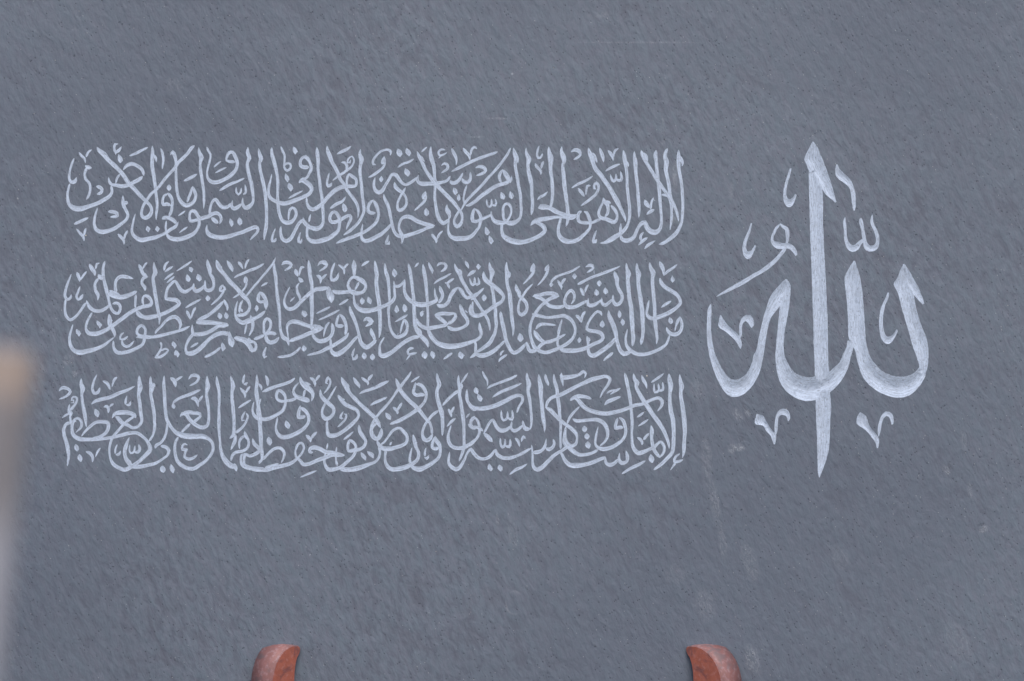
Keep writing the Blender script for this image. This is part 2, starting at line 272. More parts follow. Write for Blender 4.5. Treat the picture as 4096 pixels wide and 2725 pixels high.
# engraving: @ = photo tile (x, y, zoom); l = letter stroke, m = small mark; points x,y,width or left x,y,right x,y
ROW2 = '''
@ 2320 1025 3.6465
m 1160,78,30 1190,140,70 1215,200,52 1222,288,16
m 1418,122,24 1350,175,38 1280,220,40 1225,285,16
m 1348,282,12 1352,325,56 1353,355,66 1352,384,30
l 1165,320,30 1185,390,60 1240,450,60 1320,500,62 1400,550,64 1450,610,56 1465,680,52 1420,740,52 1340,800,62 1250,850,64 1160,885,64 1080,910,60 1010,895,60 975,840,42 985,740,36 1007,643,18
l 1018,92,18 1030,170,54 1065,240,84 1060,310,56 1058,400,56 1070,520,58 1080,640,60 1090,760,56 1095,880,54 1100,980,58 1115,1100,52 1125,1200,40 1115,1284,20
l 828,102,22 835,190,54 855,260,80 850,340,60 855,440,60 875,560,64 895,700,66 910,830,66 915,950,66 920,1060,56 910,1180,52 895,1260,46 890,1292,24
l 675,100,22 685,180,50 705,250,80 695,330,56 705,460,60 720,600,62 745,740,68 755,870,70 762,980,72 768,1100,62 775,1200,60 770,1270,46 765,1316,14
l 500,218,22 515,270,56 540,330,70 540,410,56 570,490,56 610,560,56 612,640,50 570,695,56 520,705,60 485,650,46 482,564,22
l 480,620,30 430,670,44 370,715,54 325,690,50 316,602,20
l 320,630,26 260,680,46 180,722,60 120,710,52 120,612,18
l 118,645,36 60,675,46 0,705,52 -60,735,54 -120,745,64 -190,735,62 -222,690,50 -212,600,42 -170,530,46 -125,500,52 -85,560,44 -90,640,36 -128,700,24
l -222,725,50 -300,745,58 -400,740,60 -470,710,60 -510,660,56 -580,610,56 -665,588,52
l -510,665,54 -430,620,56 -350,590,56 -320,575,50 -400,545,70 -500,545,60 -600,570,54 -660,575,44 -690,590,20
m 598,140,14 500,185,34 400,225,46 280,270,46 160,315,46 60,365,40 0,395,40 -35,405,20
m 78,160,16 130,135,50 180,140,56 195,175,40 160,205,40 98,242,20
m 207,200,8 204,235,6 211,270,3
m 282,354,30 280,400,78 278,441,34
m 233,481,14 243,525,76 246,555,74 242,576,36
m 370,458,14 372,500,74 376,530,78 372,556,36
m 5,465,36 30,510,50 50,560,50 62,578,30
m 122,415,32 90,460,36 72,530,34
m 1330,655,26 1260,695,44 1182,750,20
m 1305,893,20 1320,940,70 1328,970,64 1325,991,34
m 570,792,14 578,845,64 578,880,50 573,901,22
m 615,913,16 622,955,74 627,985,60 622,1012,30
l 1265,1036,20 1275,1080,44 1320,1130,60 1400,1140,66 1455,1110,56 1485,1050,46 1488,980,44 1455,880,24
l 1460,882,18 1430,940,50 1405,1010,36 1383,1098,26
l 1308,1150,26 1280,1240,36 1265,1275,40 1200,1330,50 1110,1380,50 1000,1420,54 880,1435,60 790,1410,62 720,1360,60 675,1290,46 665,1200,38 690,1066,18
l 417,790,18 425,870,64 460,950,74 495,1030,72 520,1120,64 535,1200,52 550,1280,56 590,1380,62 640,1425,74 700,1410,66 745,1390,50
l 525,1190,50 480,1250,56 400,1320,66 320,1380,70 250,1430,70 190,1450,74 140,1430,60 120,1360,46 118,1290,36 115,1220,50 100,1165,22
m 130,1190,40 140,1225,34 125,1250,30
l 318,872,20 300,820,46 260,805,44 210,840,40 150,920,36 115,990,34 100,1060,44 160,1090,56 240,1100,62 310,1130,64 335,1190,54 290,1240,54 200,1280,54 130,1320,56 60,1350,60 -20,1370,70 -130,1380,74 -230,1375,72 -290,1350,46 -325,1290,40 -320,1180,38 -300,1050,40 -262,924,20
m 328,938,18 325,985,74 328,1010,82 330,1042,40
m 75,805,40 45,850,40 25,905,36 22,968,24
m -60,860,50 -15,900,46 22,968,30
m -10,1180,30 -8,1220,66 -15,1264,34
m 482,1405,34 420,1460,44 342,1527,26
@ 1900 1025 3.6465
m 1532,145,18 1460,190,32 1370,235,36 1280,265,36 1190,300,40 1130,350,34 1105,390,34
m 1110,385,36 1112,415,68 1112,448,34
m 1450,253,36 1453,293,82 1453,334,36
m 1572,362,14 1540,385,36 1497,418,18
m 1205,352,24 1235,400,44 1262,450,36 1262,492,14
m 1325,325,36 1290,355,42 1260,420,36
m 1540,462,26 1560,510,46
m 855,103,18 850,160,70 828,205,60 812,230,24
m 865,170,36 850,240,40 790,320,40 700,408,16
m 1073,122,24 1050,180,70 1020,215,40
m 1075,170,24 1050,245,42 1000,330,36 910,428,14
l 462,84,16 460,180,50 470,260,64 465,340,54 478,440,50 500,520,60 515,640,66 525,760,58 535,880,58 548,980,56 558,1080,40 552,1174,12
m 500,225,30 510,270,30 500,318,12
l 595,408,18 610,480,64 640,530,64 650,580,54 690,620,60 745,680,56 758,750,50 735,820,56 680,855,66 640,820,44 632,740,40 650,660,34 690,590,36 750,500,36 845,402,22
l 210,92,16 220,170,54 250,230,80 240,300,50 230,370,40 245,450,50 265,550,46 280,680,58 298,780,56 302,900,54 310,1000,52 295,1100,52 255,1200,60 210,1270,66 130,1330,56 60,1380,46 15,1400,40
l 125,222,18 130,290,56 160,350,70 220,400,70 290,450,70 370,520,68 418,590,50 390,660,54 330,700,60 250,750,60 180,800,60 100,850,66 20,870,66 -30,855,68 -70,800,50 -60,700,28
l 372,808,36 385,900,56 405,1000,64 430,1110,60 450,1210,56 480,1290,56 520,1370,56 570,1410,60 640,1380,60 700,1325,54 760,1250,22
l 765,1262,30 775,1330,52 810,1385,62 890,1370,60 960,1300,56 1020,1260,50 1100,1245,56 1200,1205,50 1320,1135,26
l 860,1082,20 880,1120,64 920,1180,74 970,1230,60 1030,1265,40
m 885,1066,22 930,1010,54 980,990,50 1070,995,42 1182,1008,26
l 830,842,20 860,850,50 930,870,56 1050,895,46 1200,880,48 1310,870,56 1400,930,56 1450,1010,46 1462,1090,40 1430,1190,42 1350,1270,56 1250,1330,54 1150,1375,56 1040,1405,60 960,1390,56 880,1340,62 830,1240,46 805,1140,46 805,1030,46 840,910,42 890,820,50 960,730,46 1040,660,50
m 648,1124,14 660,1170,80 664,1210,98 660,1248,56
l 435,1235,40 370,1300,46 290,1370,62 190,1430,72 90,1450,76 20,1425,50 10,1350,42 8,1280,36 -10,1220,40
m 425,1375,24 385,1405,32 370,1450,36
m 470,1435,22 430,1460,40 360,1510,32 343,1545,10
m 131,560,30 133,605,80 128,657,36
l 130,465,28 60,530,40 0,590,44 -60,640,40
l -300,108,16 -275,180,50 -225,260,60 -190,350,60 -140,440,56 -90,520,56 -30,590,46 30,680,50 90,770,48 140,840,46 190,930,46 212,1010,34 218,1088,14
m -250,190,40 -205,230,40 -190,270,24
l 65,968,14 70,1050,56 90,1110,50 80,1170,46 40,1210,50 -20,1240,50 -120,1275,66 -220,1300,76 -350,1315,84 -470,1300,80 -560,1260,66 -620,1190,60 -665,1110,52 -680,1040,34
m 48,113,40 50,153,80 50,195,40
@ 1480 1025 3.6465
m 1388,67,18 1415,115,46 1440,180,20
m 1540,205,40 1490,240,56 1420,295,18
m 1455,322,18 1470,390,36 1500,425,36 1525,380,40 1522,305,20
m 1520,385,30 1560,415,40 1590,400,42 1590,370,34 1575,308,18
l 1500,660,30 1490,760,40 1500,830,50 1540,870,54
l 1285,450,20 1330,500,56 1370,570,56 1420,610,54 1470,590,52 1540,560,44 1580,530,40
l 1285,455,30 1220,510,60 1170,590,56 1140,670,56 1080,720,60 1020,725,64 975,700,40
l 1310,698,24 1330,770,60 1370,850,64 1415,920,56 1425,980,46 1370,1030,46 1250,1070,56 1180,1060,60 1130,1020,50 
m 1385,790,30 1425,825,20
l 1130,990,50 1200,950,56 1250,880,54 1240,840,40 1150,840,56 1060,835,60 980,850,50 945,855,34
l 945,855,40 1010,900,60 1100,970,60 1120,1000,50 1030,1020,56 930,1040,60 830,1050,66 750,1020,60 690,980,44
m 1015,435,26 1035,500,54 1060,560,46 1040,630,50 1000,680,50
l 940,463,14 950,560,32 970,640,56 900,680,60 800,705,74 700,705,76 600,660,66 540,600,60 505,520,46 500,430,40 505,340,26
l 505,340,30 470,400,40 410,440,50 360,430,40 348,360,16
l 350,400,30 355,500,40 360,590,40 320,660,60 240,710,60 150,750,64 60,780,72 -30,790,66 -100,785,66 -170,760,64 -220,700,46 -235,620,34 -235,560,26
l 1185,250,20 1080,310,38 1000,350,36 928,408,26
m 1225,325,34 1170,360,40 1120,400,40 1095,385,46
m 1120,390,40 1150,440,36 1160,474,16
m 975,150,20 1010,110,40 1080,105,40 1110,140,50 1090,190,44 1030,228,26
m 855,88,16 880,160,46 910,215,44 912,255,20
m 708,95,22 680,130,36 650,163,14
l 772,118,18 785,210,58 805,320,56 820,440,52 830,560,48 838,680,40 842,800,40 845,920,40 842,1020,44 870,1130,60 920,1210,60 990,1270,66 1080,1300,78
l 557,104,20 580,200,56 600,320,54 615,440,46 630,560,50 640,680,60 643,800,56 650,920,60 665,1030,64 700,1110,66 740,1160,60 800,1220,72 840,1280,50 848,1332,16
m 700,1050,30 735,1100,40 750,1150,30
m 670,900,30 700,970,50 760,1020,56
l 720,1180,50 660,1180,60 580,1210,64 480,1270,64 390,1340,64 300,1410,66 200,1455,76 150,1440,60 140,1370,40 145,1290,34 208,1182,22
l 216,104,20 230,220,52 260,330,54 275,450,46 282,560,42 285,680,36 270,780,46 275,900,36 285,1010,42 320,1110,46 385,1180,54 450,1170,60 520,1120,56 545,1050,46 530,970,50 500,912,22
m 500,915,24 470,1000,32 448,1090,28 440,1130,22
m 410,1125,24 400,1160,30
l 70,66,24 85,180,60 100,270,62 92,380,60 105,500,58 120,600,64 135,700,62 142,800,62 145,900,52 150,1010,56 145,1110,40 130,1192,12
m 345,183,16 355,230,70 358,265,82 358,306,34
m 388,714,14 390,760,58 391,795,74 388,828,36
m 495,699,16 508,745,72 512,780,76 508,818,34
m 550,852,26 470,900,44 362,960,14
m 770,797,50 755,830,64 750,882,36
m 790,800,20 775,820,20
m 640,1340,28 590,1345,38 548,1390,40 560,1430,36 620,1425,38 685,1410,26
m 590,1435,30 560,1475,24 530,1515,12
m 795,1388,50 797,1430,94 800,1460,90 808,1496,40
m 900,1386,40 912,1430,78 925,1460,66 925,1495,34
m 1202,1412,30 1140,1455,46 1070,1507,20
m 1310,1393,26 1320,1440,90 1335,1465,80 1340,1501,40
m 1365,1440,40 1375,1455,30
l 1545,1245,20 1543,1320,34 1545,1400,34 1520,1440,56 1458,1485,20
m 1540,1420,50 1590,1460,50
@ 1060 1025 3.6465
l 155,20,12 120,100,34 60,180,36 0,255,36 -60,320,36 -130,410,34 -200,490,34 -280,590,24
l 130,80,26 135,180,46 155,290,56 165,420,42 175,540,48 190,660,52 205,780,46 215,900,40 218,1020,40 235,1120,44 270,1190,60 325,1220,60 350,1305,14
l 350,1250,24 330,1130,28 320,1060,34 340,990,52 400,955,66 480,965,68 580,1000,64 680,1030,60 770,1050,90 856,1053,30
m 700,1005,30 780,1030,50 830,1045,50
l 830,1070,30 740,1095,56 650,1125,64 560,1165,64 450,1205,60 355,1240,50
m 240,132,14 280,95,50 350,95,56 385,125,46 360,165,44 285,210,26
m 440,190,40 455,240,62 480,298,24
m 575,160,34 530,165,40 510,220,32 495,290,24
m 490,310,34 530,360,70 560,370,60
m 500,390,30 465,450,36 480,540,44 508,600,40 510,660,20
l 360,447,18 310,550,34 280,640,34 285,710,42 340,770,60 420,760,62 510,680,60 590,600,60 670,530,60 740,485,64 830,475,70 920,460,50
l 920,440,40 940,520,80 960,590,120 970,640,80 970,682,30
m 900,500,30 925,580,50 950,650,40
l 980,500,40 1050,530,66 1150,525,60 1240,510,60 1210,430,48 1230,360,40 1290,305,50 1360,330,70 1430,370,70 1470,430,50 1440,510,54 1370,540,60 1290,530,80 1230,500,60
m 1370,380,50 1340,440,34 1310,500,34
l 1293,55,18 1300,140,78 1300,220,50 1300,290,50
m 637,60,18 645,160,60 660,280,60 680,400,56 685,520,50 680,640,64 685,760,60 685,880,54 680,1000,40 680,1080,50
m 768,142,16 810,90,46 870,95,76 900,125,52 870,170,40 790,222,26
m 750,280,26 790,300,50 815,340,44 808,403,12
m 905,260,28 860,295,34 825,340,34
m 1020,97,22 985,180,38 965,290,40 975,350,50 1030,340,50 1060,300,40 1075,240,20
m 1070,125,26 1120,155,44 1150,190,40 1156,266,16
m 1215,110,32 1180,140,34 1150,185,34
m 1522,70,22 1460,105,36 1408,146,18
m 435,592,14 400,630,26 365,665,16
m 1218,626,22 1150,670,40 1080,712,22
m 545,795,30 570,835,84 585,865,70 580,890,30
m 952,738,22 870,780,36 748,838,20
m 1088,785,24 1000,830,36 900,880,34 780,932,24
m 1410,602,14 1418,645,80 1418,675,68 1412,705,34
m 1500,590,14 1518,640,76 1530,665,70 1545,700,34
l 1293,560,36 1300,650,36 1320,720,46 1380,780,62 1460,800,70 1568,790,66
m 1352,680,14 1360,720,40
l 1085,845,22 1140,900,50 1175,980,50 1185,1060,50 1170,1150,40
m 1080,850,30 1050,940,40 1045,1010,46 1100,1020,56 1150,1015,40
m 1222,1115,20 1180,1180,50 1100,1240,56 1000,1300,60 900,1350,56 800,1400,46 700,1425,40 615,1447,24
l 940,960,24 900,1010,34 870,1090,32 856,1180,16
l 975,980,40 990,1050,60 985,1120,50 940,1190,56 870,1230,70 790,1240,66 720,1190,50 690,1130,46
l 958,1200,34 960,1290,36 968,1380,50 1020,1430,82 1100,1410,76 1180,1350,66 1250,1280,56 1320,1200,46 1360,1160,30
l 1232,728,24 1250,800,52 1290,890,56 1330,990,50 1355,1080,46 1375,1170,50 1405,1270,60 1480,1330,76 1560,1280,60 1620,1220,56
l 1545,1048,16 1555,1110,60 1590,1180,50 1600,1230,46
m 1435,950,20 1480,910,50 1530,930,70 1560,960,60 1520,990,50 1465,1028,20
m 520,1325,34 470,1380,36 400,1430,46 300,1460,40 182,1473,32
m 560,1302,40 568,1345,86 570,1390,44
m 1312,1345,18 1285,1410,34 1275,1470,44
m 1275,1465,40 1290,1505,40 1330,1480,50 1345,1430,30
m 1440,1405,30 1447,1455,84 1450,1506,40
m 1568,1425,30 1568,1470,84 1568,1518,40
@ 640 1025 3.6465
m 130,78,22 90,110,38 65,160,40 60,210,40
m 192,146,22 140,180,42 68,232,20
m 200,242,20 140,285,34 62,345,18
m 212,295,22 160,340,36 96,390,22
m 465,70,18 380,130,36 242,218,18
m 430,160,34 455,200,76 465,237,30
m 395,265,12 402,310,66 415,345,76 420,374,34
m 550,263,30 567,315,84 580,345,66 575,368,30
l 690,45,18 700,120,54 725,190,66 735,260,50 770,330,56 785,410,44 770,470,54 710,500,60 665,480,50 655,350,22
l 660,420,40 600,480,50 530,510,62 490,470,46 495,397,20
l 500,430,26 440,480,42 370,520,54 310,500,60 265,430,52 220,365,40 150,420,44 105,490,40 90,560,40 90,620,50 160,630,60 240,640,66 280,690,60 220,750,60 130,800,60 30,845,60 -30,865,60 -130,885,64 -230,890,60 -310,860,56 -350,810,40
l 215,355,14 200,380,30
l 820,55,24 850,140,80 890,210,66 950,280,60 1020,370,66 1100,450,66 1170,530,66 1240,600,70 1290,660,50 1310,730,40 1290,800,44 1230,850,54 1150,860,56 1120,860,50
m 870,130,50 905,190,30
l 1210,640,30 1175,700,36 1160,800,36 1160,825,24
m 1175,760,40 1205,815,40
m 975,62,18 1010,120,60 1050,190,54 1060,228,30
m 1140,80,44 1180,130,46 1210,188,20
m 1300,45,38 1265,90,36 1240,180,24
m 1520,108,26 1430,160,44 1320,205,44 1200,255,38 1130,285,32 1080,318,16
m 1245,297,40 1252,350,66 1240,395,50
m 1268,370,32 1250,440,30 1200,510,30 1130,570,32 1062,612,22
m 695,572,36 700,612,82 698,656,36
m 925,415,20 890,450,40 875,500,40 915,510,44 945,480,44 925,430,36
m 940,500,32 880,590,34 810,660,34 740,718,16
m 600,626,22 500,680,38 372,755,26
m 385,795,44 415,850,50 445,928,18
m 520,745,40 485,810,36 450,910,26
l 930,632,30 960,690,50 985,750,40 978,798,18
l 925,655,40 860,730,52 760,820,52 670,880,60 600,915,60 550,960,56 530,980,40
l 530,970,50 640,965,70 750,970,66 870,985,66 1000,1010,60
m 960,1030,40 860,1020,46 780,1070,60 680,1120,60 570,1140,64 470,1140,50
l 468,998,16 470,1080,44 480,1140,44 440,1190,50 395,1270,40 375,1350,40 390,1410,60 450,1420,78 530,1390,74 630,1300,66 720,1210,60 830,1140,66 920,1120,66 1020,1140,70
l 1012,1098,20 1020,1170,60 1040,1240,100 1045,1290,80 1055,1328,40
l 1080,1190,60 1170,1210,80 1240,1230,90 1300,1300,70 1350,1370,76 1395,1350,50 1400,1290,44 1370,1250,44 1310,1240,60 1290,1190,50
l 1370,1210,50 1440,1190,50 1520,1150,50
m 860,826,30 875,875,74 880,919,34
m 958,820,20 968,870,70 975,916,34
l 1460,512,18 1435,580,56 1430,640,54 1470,670,46 1520,660,50 1540,720,46 1545,785,22
m 1465,520,40 1520,590,60 1555,670,44 1555,750,34
l 1538,795,20 1480,850,56 1400,900,56 1300,940,80 1200,970,66 1130,920,56 1100,850,40 1105,760,36 1130,652,14
m 1322,858,30 1330,900,50 1350,970,56 1350,1050,46 1300,1165,18
m 1265,990,34 1250,1060,32 1235,1138,20
m 1407,715,24 1412,765,68 1408,807,34
m 1568,385,44 1475,440,26
l 1700,1140,50 1620,1120,60 1530,1130,50 1515,1050,40 1520,960,44 1560,910,50 1610,950,46 1615,1010,42 1595,1070,42 1545,1120,40
l 1540,1150,50 1560,1230,60 1610,1260,66 1680,1240,60 1735,1180,34
m 1550,1325,22 1520,1400,36 1515,1445,44 1525,1475,44 1560,1460,50
m 190,1242,34 200,1290,70 220,1310,60 215,1348,30
m 230,1370,34 240,1420,80 265,1440,56 260,1475,34
m 556,1265,34 500,1295,36 442,1330,20
m 905,1262,20 915,1310,60 925,1345,70 915,1387,34
m 885,1330,34 810,1390,40 730,1440,46 650,1475,32
l 275,1070,18 300,1000,44 275,930,60 220,885,60 150,900,56 80,950,44 20,1020,38 -50,1090,36 -72,1130,30
l 432,1022,24 350,1065,46 240,1100,44 120,1130,48 0,1160,56 -120,1180,50 -250,1175,64 -345,1180,20
@ 240 1025 3.6465
l 1372,86,12 1375,170,50 1390,240,70 1360,310,50 1370,430,54 1390,560,54 1410,680,50 1430,800,50 1450,900,38 1445,998,14
m 1395,250,50 1410,285,20
m 1150,120,44 1180,180,56 1215,260,60 1270,290,66
m 1270,90,36 1235,130,34 1205,190,34
m 1285,300,40 1215,320,50 1195,400,42 1235,450,56 1240,507,24
l 655,72,34 632,160,44 630,250,50 645,360,50 670,470,60 695,570,50 715,670,44 740,750,46 790,820,50 850,835,46 880,770,44 870,710,46 820,680,44 765,700,40
l 740,700,30 670,760,50 590,800,56 500,795,56 430,740,56 385,645,26
l 375,680,40 310,780,40 230,880,44 150,930,46 95,880,44 72,780,38 75,680,36 85,630,30
l 165,262,20 120,380,32 80,500,36 75,590,44 110,630,46 150,610,46 165,560,24
m 245,235,40 270,290,56 290,374,30
m 388,222,28 340,280,36 295,350,36
m 292,440,20 260,530,38 240,590,40 265,630,44 310,600,50 335,555,26
m 428,115,44 470,190,64 505,240,50 512,288,16
m 575,100,40 540,115,40 520,190,34
m 555,270,44 590,310,70 640,330,60
m 560,320,50 510,400,44 520,500,50 555,570,50 550,645,14
l 1068,328,20 980,305,52 880,300,60 820,350,46 805,440,42 815,530,60
l 700,530,60 770,570,76 880,600,76 1000,570,70 1120,510,44
m 720,500,40 800,540,50 870,570,50
l 1108,560,34 1098,650,36 1098,750,34
l 1215,710,40 1203,640,34 1225,580,36 1280,585,56 1335,660,44 1320,710,60 1200,740,56 1100,780,60 1000,840,60 880,930,60 790,1000,60 700,1060,60 600,1110,66 500,1135,70 420,1120,66 380,1060,40 400,950,36 470,820,36
l 1120,800,50 1180,860,54 1250,895,66 1380,880,64 1480,850,56 1568,810,60
l 715,842,24 725,920,70 730,1000,70 770,1070,64 800,1150,40 795,1188,16
m 740,920,40 765,945,30
l 785,1185,20 720,1240,36 620,1310,50 500,1360,60 380,1390,72 280,1405,80 200,1370,60 150,1290,56 140,1190,40 190,997,20
m 240,1064,14 260,1110,66 280,1140,56 275,1170,30
m 540,936,14 560,980,60 590,1010,66 580,1052,30
m 930,1115,34 890,1150,34 880,1210,34 940,1210,34 990,1170,30
m 905,1215,30 910,1280,44 970,1320,44 1030,1290,40 1080,1237,22
l 775,1235,30 785,1340,42 830,1400,60 900,1410,56 1010,1390,56 1120,1340,50 1200,1290,46 1230,1220,54 1240,1140,44 1245,1070,40 1190,1010,46 1130,1060,46 1125,1130,44 1200,1170,50 1250,1170,60
m 1110,1185,12 1200,1190,24 1330,1200,26
m 1465,1255,56 1480,1300,26 1470,1360,30 1430,1430,36 1380,1485,20
m 1380,1478,36 1460,1470,46 1540,1420,36 1580,1370,30 1540,1350,32 1470,1380,30
'''

